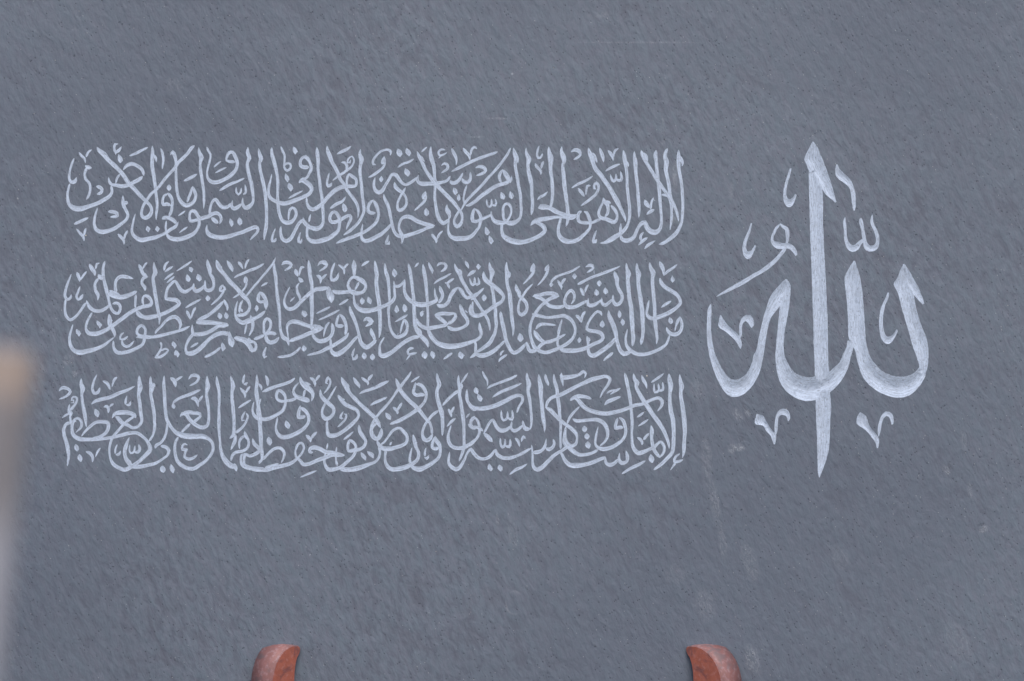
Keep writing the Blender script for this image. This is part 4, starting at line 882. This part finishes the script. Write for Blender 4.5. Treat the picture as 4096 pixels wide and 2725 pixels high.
    k.b.inputs['Specular IOR Level'].default_value = .35
    h = k.math('ADD', k.math('MULTIPLY', streak, .55), k.math('ADD', k.math('MULTIPLY', clump, .6), k.math('MULTIPLY', fine, .05)))
    h = k.math('SUBTRACT', h, k.math('MULTIPLY', pit, .25))
    h = k.math('SUBTRACT', h, k.math('MULTIPLY', dk, .12))
    h = k.math('ADD', h, k.math('MULTIPLY', rag, .28))
    k.put(k.b.inputs['Normal'], k.bump(h, .62, .0015))
    return k.m

def engraved_material():
    k = N('engraved_slate')
    uv = k.n('ShaderNodeTexCoord').outputs['UV']      # u along the stroke in mm, v across in mm
    co = k.obj()
    a = k.mp(uv, scale=(.13, 1.25, 1))
    s1 = k.noise(a, 1.0, 4, .7, .2)
    s2 = k.noise(k.mp(uv, scale=(.30, 1.5, 1), loc=(7, 3, 0)), 1.0, 4, .7)
    f = k.noise(co, 950, 4, .75)
    cl = k.noise(co, 90, 4, .6)
    col = k.mix(k.ramp(s1, .30, .68), (.39, .46, .57), (.56, .65, .79))
    col = k.mix(k.ramp(s2, .49, .32, 0, .85), col, (.25, .285, .35))
    col = k.mix(k.ramp(f, .47, .30, 0, .80), col, (.22, .25, .31))
    col = k.mix(k.ramp(cl, .52, .30, 0, .35), col, (.34, .385, .46))
    k.put(k.b.inputs['Base Color'], col)
    k.b.inputs['Roughness'].default_value = .9
    k.b.inputs['Specular IOR Level'].default_value = .15
    h = k.math('ADD', k.math('MULTIPLY', s1, .6), k.math('ADD', k.math('MULTIPLY', s2, .4), k.math('MULTIPLY', f, .4)))
    k.put(k.b.inputs['Normal'], k.bump(h, .35, .00022))
    return k.m

def paint_material(name, base, dust, stain):
    k = N(name); co = k.obj()
    n1 = k.noise(co, 130, 4, .6, .5); n2 = k.noise(co, 330, 4, .65); n3 = k.noise(co, 1500, 3, .7)
    col = k.mix(k.ramp(n1, .38, .62, 0, .6), base, tuple(v * .78 for v in base))
    col = k.mix(k.ramp(n2, .48, .70, 0, .65), col, dust)
    col = k.mix(k.ramp(n3, .6, .8, 0, .4), col, dust)
    col = k.mix(k.ramp(k.noise(k.mp(co, loc=(.4, .1, .2)), 110, 4, .6, .6), .50, .66, 0, .75), col, stain)
    v = k.vor(k.mp(co, rot=(0, .6, 0), scale=(1, 1, .35)), 330); c = k.sep(k.vor(k.mp(co, rot=(0, .6, 0), scale=(1, 1, .35)), 330, 'Color'))[0]
    col = k.mix(k.math('MULTIPLY', k.ramp(v, .13, .05), k.math('GREATER_THAN', c, .86)), col, (.62, .50, .46))
    k.put(k.b.inputs['Base Color'], col)
    k.b.inputs['Roughness'].default_value = .55; k.b.inputs['Specular IOR Level'].default_value = .35
    k.put(k.b.inputs['Normal'], k.bump(k.math('ADD', n2, k.math('MULTIPLY', n3, .4)), .35, .0006))
    return k.m

def post_material():
    k = N('weathered_wood'); co = k.obj(); z = k.sep(co)[2]
    g = k.noise(k.mp(co, scale=(1, 1, .06)), 160, 4, .6)
    col = k.mix(k.ramp(g, .35, .65), (.17, .162, .175), (.24, .232, .245))
    # bare tan wood under the top end, bleached grey further down
    col = k.mix(k.math('MULTIPLY', k.ramp(z, -.026, -.009), k.ramp(z, -.001, -.006)), col, (.37, .30, .26))
    col = k.mix(k.ramp(z, -.045, -.075, 0, .75), col, (.36, .37, .42))
    k.put(k.b.inputs['Base Color'], col); k.b.inputs['Roughness'].default_value = .8
    k.put(k.b.inputs['Normal'], k.bump(g, .4, .0008))
    return k.m
M_slate, M_cut, M_post = slate_material(), engraved_material(), post_material()
M_face = paint_material('dusty_terracotta_paint', (.25, .12, .115), (.34, .245, .265), (.13, .105, .115))
M_side = paint_material('terracotta_paint', (.40, .125, .085), (.44, .20, .17), (.17, .075, .078))

# ---------------------------------------------------------------- object helpers
def thing(name, label, cat, loc, rot=(0, 0, 0), group=None):
    o = bpy.data.objects.new(name, None); C.objects.link(o); o.location = loc; o.rotation_euler = rot
    o.empty_display_size = .02
    o['label'] = label; o['category'] = cat
    if group: o['group'] = group
    return o
def link_mesh(name, verts, faces, mats, parent=None, smooth=True, fmat=None, uv=None):
    me = bpy.data.meshes.new(name); me.from_pydata(verts, [], faces)
    for m in mats: me.materials.append(m)
    if fmat is not None: me.polygons.foreach_set('material_index', fmat)
    me.polygons.foreach_set('use_smooth', [smooth] * len(me.polygons))
    if uv is not None:
        ul = me.uv_layers.new(name='UVMap'); ul.data.foreach_set('uv', uv)
    me.update()
    o = bpy.data.objects.new(name, me); C.objects.link(o)
    if parent: o.parent = parent
    return o

# ---------------------------------------------------------------- read the strokes
def parse(txt, line):
    res = []; fr = None
    for ln in txt.strip().splitlines():
        p = ln.split()
        if p[0] == '@': fr = tuple(float(v) for v in p[1:]); continue
        vals = [[float(v) for v in q.split(',')] for q in p[1:]]
        if len(vals) < 2: continue
        x0, y0, k = fr
        if len(vals[0]) == 4:
            a = np.array(vals); a[:, 0::2] = a[:, 0::2] / k + x0; a[:, 1::2] = a[:, 1::2] / k + y0
            res.append((p[0], line, 'q', a))
        else:
            a = np.array(vals); a[:, 0] = a[:, 0] / k + x0; a[:, 1] = a[:, 1] / k + y0; a[:, 2] /= k
            res.append((p[0], line, 'c', a))
    return res
def catmull(P, step):
    """centripetal-like smooth curve through the rows of P; every column is interpolated"""
    out = []
    n = len(P)
    Q = np.vstack([2 * P[0] - P[1], P, 2 * P[-1] - P[-2]])
    for i in range(n - 1):
        p0, p1, p2, p3 = Q[i], Q[i + 1], Q[i + 2], Q[i + 3]
        L = np.hypot(*(p2 - p1)[:2]); m = max(1, int(round(L / step)))
        d0 = np.hypot(*(p1 - p0)[:2]) ** .5 + 1e-6; d1 = L ** .5 + 1e-6; d2 = np.hypot(*(p3 - p2)[:2]) ** .5 + 1e-6
        m1 = (p1 - p0) / d0 - (p2 - p0) / (d0 + d1) + (p2 - p1) / d1
        m2 = (p2 - p1) / d1 - (p3 - p1) / (d1 + d2) + (p3 - p2) / d2
        m1, m2 = m1 * d1, m2 * d1
        for t in np.arange(m) / m:
            out.append(p1 * (2 * t**3 - 3 * t**2 + 1) + m1 * (t**3 - 2 * t**2 + t) + p2 * (-2 * t**3 + 3 * t**2) + m2 * (t**3 - t**2))
    out.append(P[-1])
    return np.array(out)
rng = np.random.default_rng(7)
def wob(n, amp):
    a = rng.normal(0, 1, n + 4); return amp * (a[:-4] + 2 * a[1:-3] + 3 * a[2:-2] + 2 * a[3:-1] + a[4:])[:n] / 4.36
def ribbon(kind, a):
    """returns left and right border points (photo pixels)"""
    if kind == 'c':
        c = catmull(a, 8.0)
        x, y, wd = c[:, 0], c[:, 1], np.maximum(c[:, 2] * .92, 1.2)
        t = np.gradient(np.stack([x, y], 1), axis=0); t /= np.linalg.norm(t, axis=1)[:, None] + 1e-9
        nrm = np.stack([-t[:, 1], t[:, 0]], 1)
        s = np.concatenate([[0], np.cumsum(np.hypot(np.diff(x), np.diff(y)))])
        # round the ends
        e = np.minimum(s, s[-1] - s)
        r = np.maximum(wd * .5, 1)
        f = np.where(e < r * .9, np.sqrt(np.clip(1 - (1 - e / (r * .9)) ** 2, .12, 1)), 1)
        hw = r * f
        big = wd.max() > 30
        am = .34
        Lp = np.stack([x, y], 1) + nrm * (hw + wob(len(x), am))[:, None]
        Rp = np.stack([x, y], 1) - nrm * (hw + wob(len(x), am))[:, None]
        return Lp, Rp
    c = catmull(a, 9.0)
    n = len(c); L, R = c[:, :2].copy(), c[:, 2:].copy()
    L += rng.normal(0, .35, L.shape); R += rng.normal(0, .35, R.shape)
    return L, R

strokes = []
for txt, li in ((BIG, 0), (ROW1, 1), (ROW2, 2), (ROW3, 3)): strokes += parse(txt, li)
rib = []
for (k, li, kind, a) in strokes:
    L, R = ribbon(kind, a)
    mid = (L + R) / 2
    u = np.concatenate([[0], np.cumsum(np.hypot(*np.diff(mid, axis=0).T))])
    wdt = np.hypot(*(L - R).T)
    rib.append(dict(k=k, line=li, L=L, R=R, u=u, w=wdt))

# ---------------------------------------------------------------- one surface: slab face + grooves, cut by a constrained triangulation
X0, X1, Y0, Y1 = -360.0, 4460.0, -330.0, 2836.0
VS = (.22, .5, .78)
pts, edges = [], []
for r in rib:
    b = len(pts); n = len(r['L'])
    for i in range(n):
        pts.append(r['L'][i]); pts.append(r['R'][i])
    for i in range(n - 1):
        edges.append((b + 2 * i, b + 2 * i + 2)); edges.append((b + 2 * i + 1, b + 2 * i + 3))
    edges.append((b, b + 1)); edges.append((b + 2 * n - 2, b + 2 * n - 1))
    for v in VS:
        for i in range(n):
            if r['w'][i] > 5 and (v == .5 or r['w'][i] > 16): pts.append(r['L'][i] * (1 - v) + r['R'][i] * v)
b = len(pts)
bx = [X0] + list(np.arange(X0 + 20, X1 - 5, 20.0)) + [X1]
by = [Y0] + list(np.arange(Y0 + 20, Y1 - 5, 20.0)) + [Y1]
for j, yy in enumerate(by):
    for i, xx in enumerate(bx):
        e = i in (0, len(bx) - 1) or j in (0, len(by) - 1)
        pts.append(np.array([xx + (0 if e else rng.uniform(-6, 6)), yy + (0 if e else rng.uniform(-6, 6))]))
P2 = [Vector((float(p[0]), float(p[1]))) for p in pts]
ov, oe, of, *_ = delaunay_2d_cdt(P2, edges, [], 0, 0.02, False)
V = np.array([(v.x, v.y) for v in ov]); T = np.array([f for f in of])
print('cdt', len(V), len(T))

def inside_ribbon(r, Q):
    """for points Q: (inside?, v across 0..1, u along, width)"""
    n = len(Q); ins = np.zeros(n, bool); vv = np.full(n, .5); uu = np.zeros(n); ww = np.zeros(n); bd = np.full(n, 1e9)
    L, R, U, W = r['L'], r['R'], r['u'], r['w']
    def cr(a, b, q): return (b[0] - a[0]) * (q[:, 1] - a[1]) - (b[1] - a[1]) * (q[:, 0] - a[0])
    for i in range(len(L) - 1):
        a, b_, c, d = L[i], L[i + 1], R[i + 1], R[i]
        lo = np.minimum(np.minimum(a, b_), np.minimum(c, d)) - .6; hi = np.maximum(np.maximum(a, b_), np.maximum(c, d)) + .6
        m = np.nonzero((Q[:, 0] >= lo[0]) & (Q[:, 0] <= hi[0]) & (Q[:, 1] >= lo[1]) & (Q[:, 1] <= hi[1]))[0]
        if not len(m): continue
        q = Q[m]
        def tri(p, s, t):
            x, y, z = cr(p, s, q), cr(s, t, q), cr(t, p, q); e = 1e-6
            return ((x >= -e) & (y >= -e) & (z >= -e)) | ((x <= e) & (y <= e) & (z <= e))
        k = tri(a, b_, c) | tri(a, c, d)
        if not k.any(): continue
        m = m[k]; q = q[k]
        dl = np.abs(cr(a, b_, q)) / (np.hypot(*(b_ - a)) + 1e-6); dr = np.abs(cr(d, c, q)) / (np.hypot(*(c - d)) + 1e-6)
        v = dl / (dl + dr + 1e-9)
        mid0, mid1 = (a + d) / 2, (b_ + c) / 2; t = mid1 - mid0; tl = np.hypot(*t) + 1e-6
        s = np.clip(((q - mid0) @ t) / tl ** 2, 0, 1)
        new = np.abs(v - .5) < np.abs(vv[m] - .5)
        new |= ~ins[m]
        mm = m[new]
        vv[mm] = v[new]; uu[mm] = U[i] + s[new] * tl; ww[mm] = (W[i] * (1 - s) + W[i + 1] * s)[new]; ins[m] = True
    return ins, vv, uu, ww

def depth_of(v, wd):
    s = 1 - np.abs(2 * v - 1)                       # 0 at the borders, 1 on the centre line
    small = np.minimum(s * 1.9, 1.0) * .02 * wd     # narrow cuts: steep walls, round floor
    bigp = s * .12 * wd                             # wide cuts: an open V
    t = np.clip((wd - 16) / 12, 0, 1)
    return small * (1 - t) + bigp * t

cen = V[T].mean(axis=1)
owner = np.full(len(T), -1); best = np.full(len(T), -1.0)
depth = np.zeros(len(V))
order_v = np.argsort(V[:, 0]); vx = V[order_v, 0]; order_c = np.argsort(cen[:, 0]); cx_ = cen[order_c, 0]
for ri, r in enumerate(rib):
    A = np.vstack([r['L'], r['R']]); lo, hi = A.min(0) - 1, A.max(0) + 1
    for (ordr, sx, arr, isv) in ((order_c, cx_, cen, False), (order_v, vx, V, True)):
        i0, i1 = np.searchsorted(sx, lo[0]), np.searchsorted(sx, hi[0])
        idx = ordr[i0:i1]; idx = idx[(arr[idx, 1] >= lo[1]) & (arr[idx, 1] <= hi[1])]
        if not len(idx): continue
        ins, vv, uu, ww = inside_ribbon(r, arr[idx])
        dd = depth_of(vv, ww)
        if isv:
            j = idx[ins]; depth[j] = np.maximum(depth[j], dd[ins])
        else:
            k = ins & (dd > best[idx]); j = idx[k]; owner[j] = ri; best[j] = dd[k]

# gentle unevenness of the split face (real relief)
def relief(x, y):
    h = np.zeros_like(x); g = np.random.default_rng(3)
    for q in range(46):
        lam = g.uniform(70, 520); th = math.radians(57 + g.normal(0, 24)); ph = g.uniform(0, 6.28)
        h += (lam / 520) * .9 * np.sin(2 * math.pi * (x * math.sin(th) - y * math.cos(th)) / lam + ph)
    edge = np.minimum(np.minimum(x - X0, X1 - x), np.minimum(y - Y0, Y1 - y))
    return h * .30 * np.clip(edge / 60, 0, 1)
zz = relief(V[:, 0], V[:, 1]) * .42 - depth        # in photo pixels, + towards the camera

TAB = thing('slate_tablet', 'grey slate tablet engraved with three lines of Arabic calligraphy and a large word at right', 'tablet', (0, 0, Z0))
# local frame of the tablet: x right, y into the slab, z up, origin at the picture centre
VW = np.stack([(V[:, 0] - CX) * S, -zz * S, (CY - V[:, 1]) * S], 1)
def orient(F):
    a, b_, c = V[F[:, 0]], V[F[:, 1]], V[F[:, 2]]
    s = (b_[:, 0] - a[:, 0]) * (c[:, 1] - a[:, 1]) - (b_[:, 1] - a[:, 1]) * (c[:, 0] - a[:, 0])
    G = F.copy(); flip = s > 0; G[flip] = G[flip][:, ::-1]; return G     # photo y runs down, so front = clockwise there
T = orient(T)
def submesh(sel):
    F = T[sel]; ids, inv = np.unique(F, return_inverse=True)
    return ids, inv.reshape(-1, 3)

# slab body: face with the grooves left out, plus sides and back
ids, F = submesh(owner < 0)
vs = [tuple(v) for v in VW[ids]]; fs = [tuple(int(q) for q in f) for f in F]
TH = .014
bm = bmesh.new()
bv = [bm.verts.new(v) for v in vs]
for f in fs:
    try: bm.faces.new([bv[i] for i in f])
    except ValueError: pass
on = lambda p: abs(p[0] - X0) < .3 or abs(p[0] - X1) < .3 or abs(p[1] - Y0) < .3 or abs(p[1] - Y1) < .3
rim = {i for i, q in enumerate(ids) if on(V[q])}
bm.verts.index_update()
redge = [e for e in bm.edges if len(e.link_faces) == 1 and e.verts[0].index in rim and e.verts[1].index in rim]
back = {}
g = np.random.default_rng(5)
for e in redge:
    for v in e.verts:
        if v not in back: back[v] = bm.verts.new((v.co.x + g.normal(0, .0005), TH, v.co.z + g.normal(0, .0005)))
for e in redge:
    a, b_ = e.verts; bm.faces.new([a, b_, back[b_], back[a]])
x0, x1, z0, z1 = (X0 - CX) * S, (X1 - CX) * S, (CY - Y1) * S, (CY - Y0) * S
q = [bm.verts.new((x, TH - .0006, z)) for x, z in ((x0, z0), (x1, z0), (x1, z1), (x0, z1))]
bm.faces.new(q)
bmesh.ops.recalc_face_normals(bm, faces=[f for f in bm.faces if len(f.verts) == 4])
for f in bm.faces: f.smooth = len(f.verts) == 3
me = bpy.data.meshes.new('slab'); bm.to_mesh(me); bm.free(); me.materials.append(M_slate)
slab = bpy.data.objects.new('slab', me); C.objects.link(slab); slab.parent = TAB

# which strokes belong together: serifs with their letter, the two limbs of one small mark
def rb(r): A = np.vstack([r['L'], r['R']]); return A.min(0), A.max(0)
bb = [rb(r) for r in rib]; mids = [(r['L'] + r['R']) / 2 for r in rib]
par = list(range(len(rib)))
def find(i):
    while par[i] != i: i = par[i]
    return i
for i, r in enumerate(rib):
    if r['k'] != 'm': continue
    size = max(bb[i][1] - bb[i][0]); cand = []
    if r['line'] and size > 70: continue
    for j, s in enumerate(rib):
        if j == i or s['line'] != r['line']: continue
        if (bb[i][0] > bb[j][1]).any() or (bb[j][0] > bb[i][1]).any(): continue
        if s['k'] == 'm' and r['line'] and max(bb[j][1] - bb[j][0]) > 70: continue
        ins = inside_ribbon(s, mids[i])[0]
        if ins.sum() >= max(1, .12 * len(ins)): cand.append((ins.sum(), s['k'] == 'l', j))
    if cand:
        ls = [c for c in cand if c[1]]
        if ls and (max(ls)[0] >= .3 * len(mids[i])): tgt = max(ls)[2]
        else:
            ms = [c for c in cand if not c[1]]
            if not ms: continue
            tgt = max(ms)[2]
        a, b_ = find(i), find(tgt)
        if a != b_:
            if rib[b_]['k'] == 'l': par[a] = b_
            elif rib[a]['k'] == 'l': par[b_] = a
            else: par[a] = b_
root = np.array([find(i) for i in range(len(rib))])
cnt = {'engraved_letter': 0, 'engraved_mark': 0}
for gi in sorted(set(root)):
    mem = np.nonzero(root == gi)[0]
    sel = np.isin(owner, mem)
    if not sel.any(): continue
    ids, F = submesh(sel); own = owner[sel]
    uv = np.zeros((len(F), 3, 2), np.float32)
    for m_ in set(own):
        fk = np.nonzero(own == m_)[0]; r = rib[m_]; vv_ = ids[F[fk]].reshape(-1); q = V[vv_]
        mid = (r['L'] + r['R']) / 2
        d = ((q[:, None, :] - mid[None]) ** 2).sum(2); k = d.argmin(1); k = np.clip(k, 0, len(mid) - 2)
        t = mid[k + 1] - mid[k]; tl = np.hypot(t[:, 0], t[:, 1]) + 1e-6; t = t / tl[:, None]
        e = q - mid[k]
        uv[fk] = np.stack([(r['u'][k] + (e * t).sum(1)) * .15 + m_ * 3.7, (e[:, 0] * -t[:, 1] + e[:, 1] * t[:, 0]) * .15 + m_ * 1.3], 1).reshape(-1, 3, 2)
    nm = 'engraved_letter' if rib[gi]['k'] == 'l' else 'engraved_mark'
    cnt[nm] += 1
    link_mesh(nm, [tuple(v) for v in VW[ids]], [tuple(int(q) for q in f) for f in F], [M_cut], TAB, True, None, uv.reshape(-1))
print(cnt)

# ---------------------------------------------------------------- the two painted hooks that hold the tablet
def hook(px, py, turn, thick, dep, sgn, label):
    """px,py: tip of the hook against the slate; profile drawn in (out from the slate, up), swept along the board thickness"""
    # profile (metres): tip at 0,0
    outer = [(-.005, -.11), (.0, -.055), (.03, .0), (.11, .04), (.26, .065), (.43, .03), (.59, -.06), (.73, -.21), (.84, -.40), (.92, -.64), (.97, -.86), (1.0, -1.15), (1.0, -1.6), (.98, -2.2)]
    inner = [(0.01, -.19), (.05, -.28), (.10, -.36), (.15, -.54), (.185, -.78), (.20, -1.1), (.20, -1.55)]
    # foot running back under the slab
    foot = [(.90, -2.55), (-.9, -2.55), (-.9, -2.05), (.20, -2.05)]
    prof = [(u * dep, z * .0185) for u, z in outer] + [(u * dep, z * .0185) for u, z in foot] + [(u * dep, z * .0185) for u, z in reversed(inner)]
    # smooth the profile
    bm = bmesh.new(); n = len(prof)
    A = [bm.verts.new((0, -u, z)) for u, z in prof]; B = [bm.verts.new((-sgn * thick, -u, z)) for u, z in prof]
    fa = bm.faces.new(A); fb = bm.faces.new(list(reversed(B)))
    side = []
    for i in range(n): side.append(bm.faces.new([A[(i + 1) % n], A[i], B[i], B[(i + 1) % n]]))
    bmesh.ops.recalc_face_normals(bm, faces=bm.faces)
    for f in bm.faces: f.material_index = 1
    for f in side: f.material_index = 0
    fa.material_index = 1
    for f in side[:12]: f.smooth = True
    ed = [e for e in bm.edges if fa in e.link_faces or fb in e.link_faces]
    bmesh.ops.bevel(bm, geom=ed, offset=.0005, segments=2, affect='EDGES', clamp_overlap=True)
    name = 'easel_hook'
    t = thing(name, label, 'easel hook', (WX(px), -.0012, WZ(py)), (0, 0, turn), 'painted hooks holding the tablet')
    me = bpy.data.meshes.new('hook_arm'); bm.to_mesh(me); bm.free(); me.materials.append(M_face); me.materials.append(M_side)
    for f in me.polygons: pass
    o = bpy.data.objects.new('hook_arm', me); C.objects.link(o); o.parent = t
    return t
hook(1203, 2584, math.radians(-40), .0188, .0230, 1, 'terracotta painted hook at the lower left, its tip curling right against the slate')
hook(2742, 2584, math.radians(43), .0185, .0285, -1, 'terracotta painted hook at the lower right, its tip curling left against the slate')

# ---------------------------------------------------------------- blurred weathered post close to the lens
D = .56
def at(px, py, d): return Vector(((px - CX) * S * d, -1.0 + d, (CY - py) * S * d + Z0))
top = at(142, 1388, D)
bm = bmesh.new()
W_, DP, HH = .42, .016, .62  # unseen width and height stretched to shade the left of the slab
bmesh.ops.create_cube(bm, size=1)
for v in bm.verts: v.co = Vector(((v.co.x - .5) * W_, (v.co.y + .5) * DP, (v.co.z - .5) * HH))
bmesh.ops.bevel(bm, geom=list(bm.edges), offset=.003, segments=3, affect='EDGES')
me = bpy.data.meshes.new('wooden_board'); bm.to_mesh(me); bm.free(); me.materials.append(M_post)
for p in me.polygons: p.use_smooth = False
po = bpy.data.objects.new('wooden_board', me); C.objects.link(po)
po.location = top; po.rotation_euler = (0, math.radians(6.0), math.radians(17))
po['label'] = 'out of focus weathered wooden board end standing close to the lens at the left edge'; po['category'] = 'board'
print('tris', sum(len(o.data.polygons) for o in C.objects if o.type == 'MESH'))
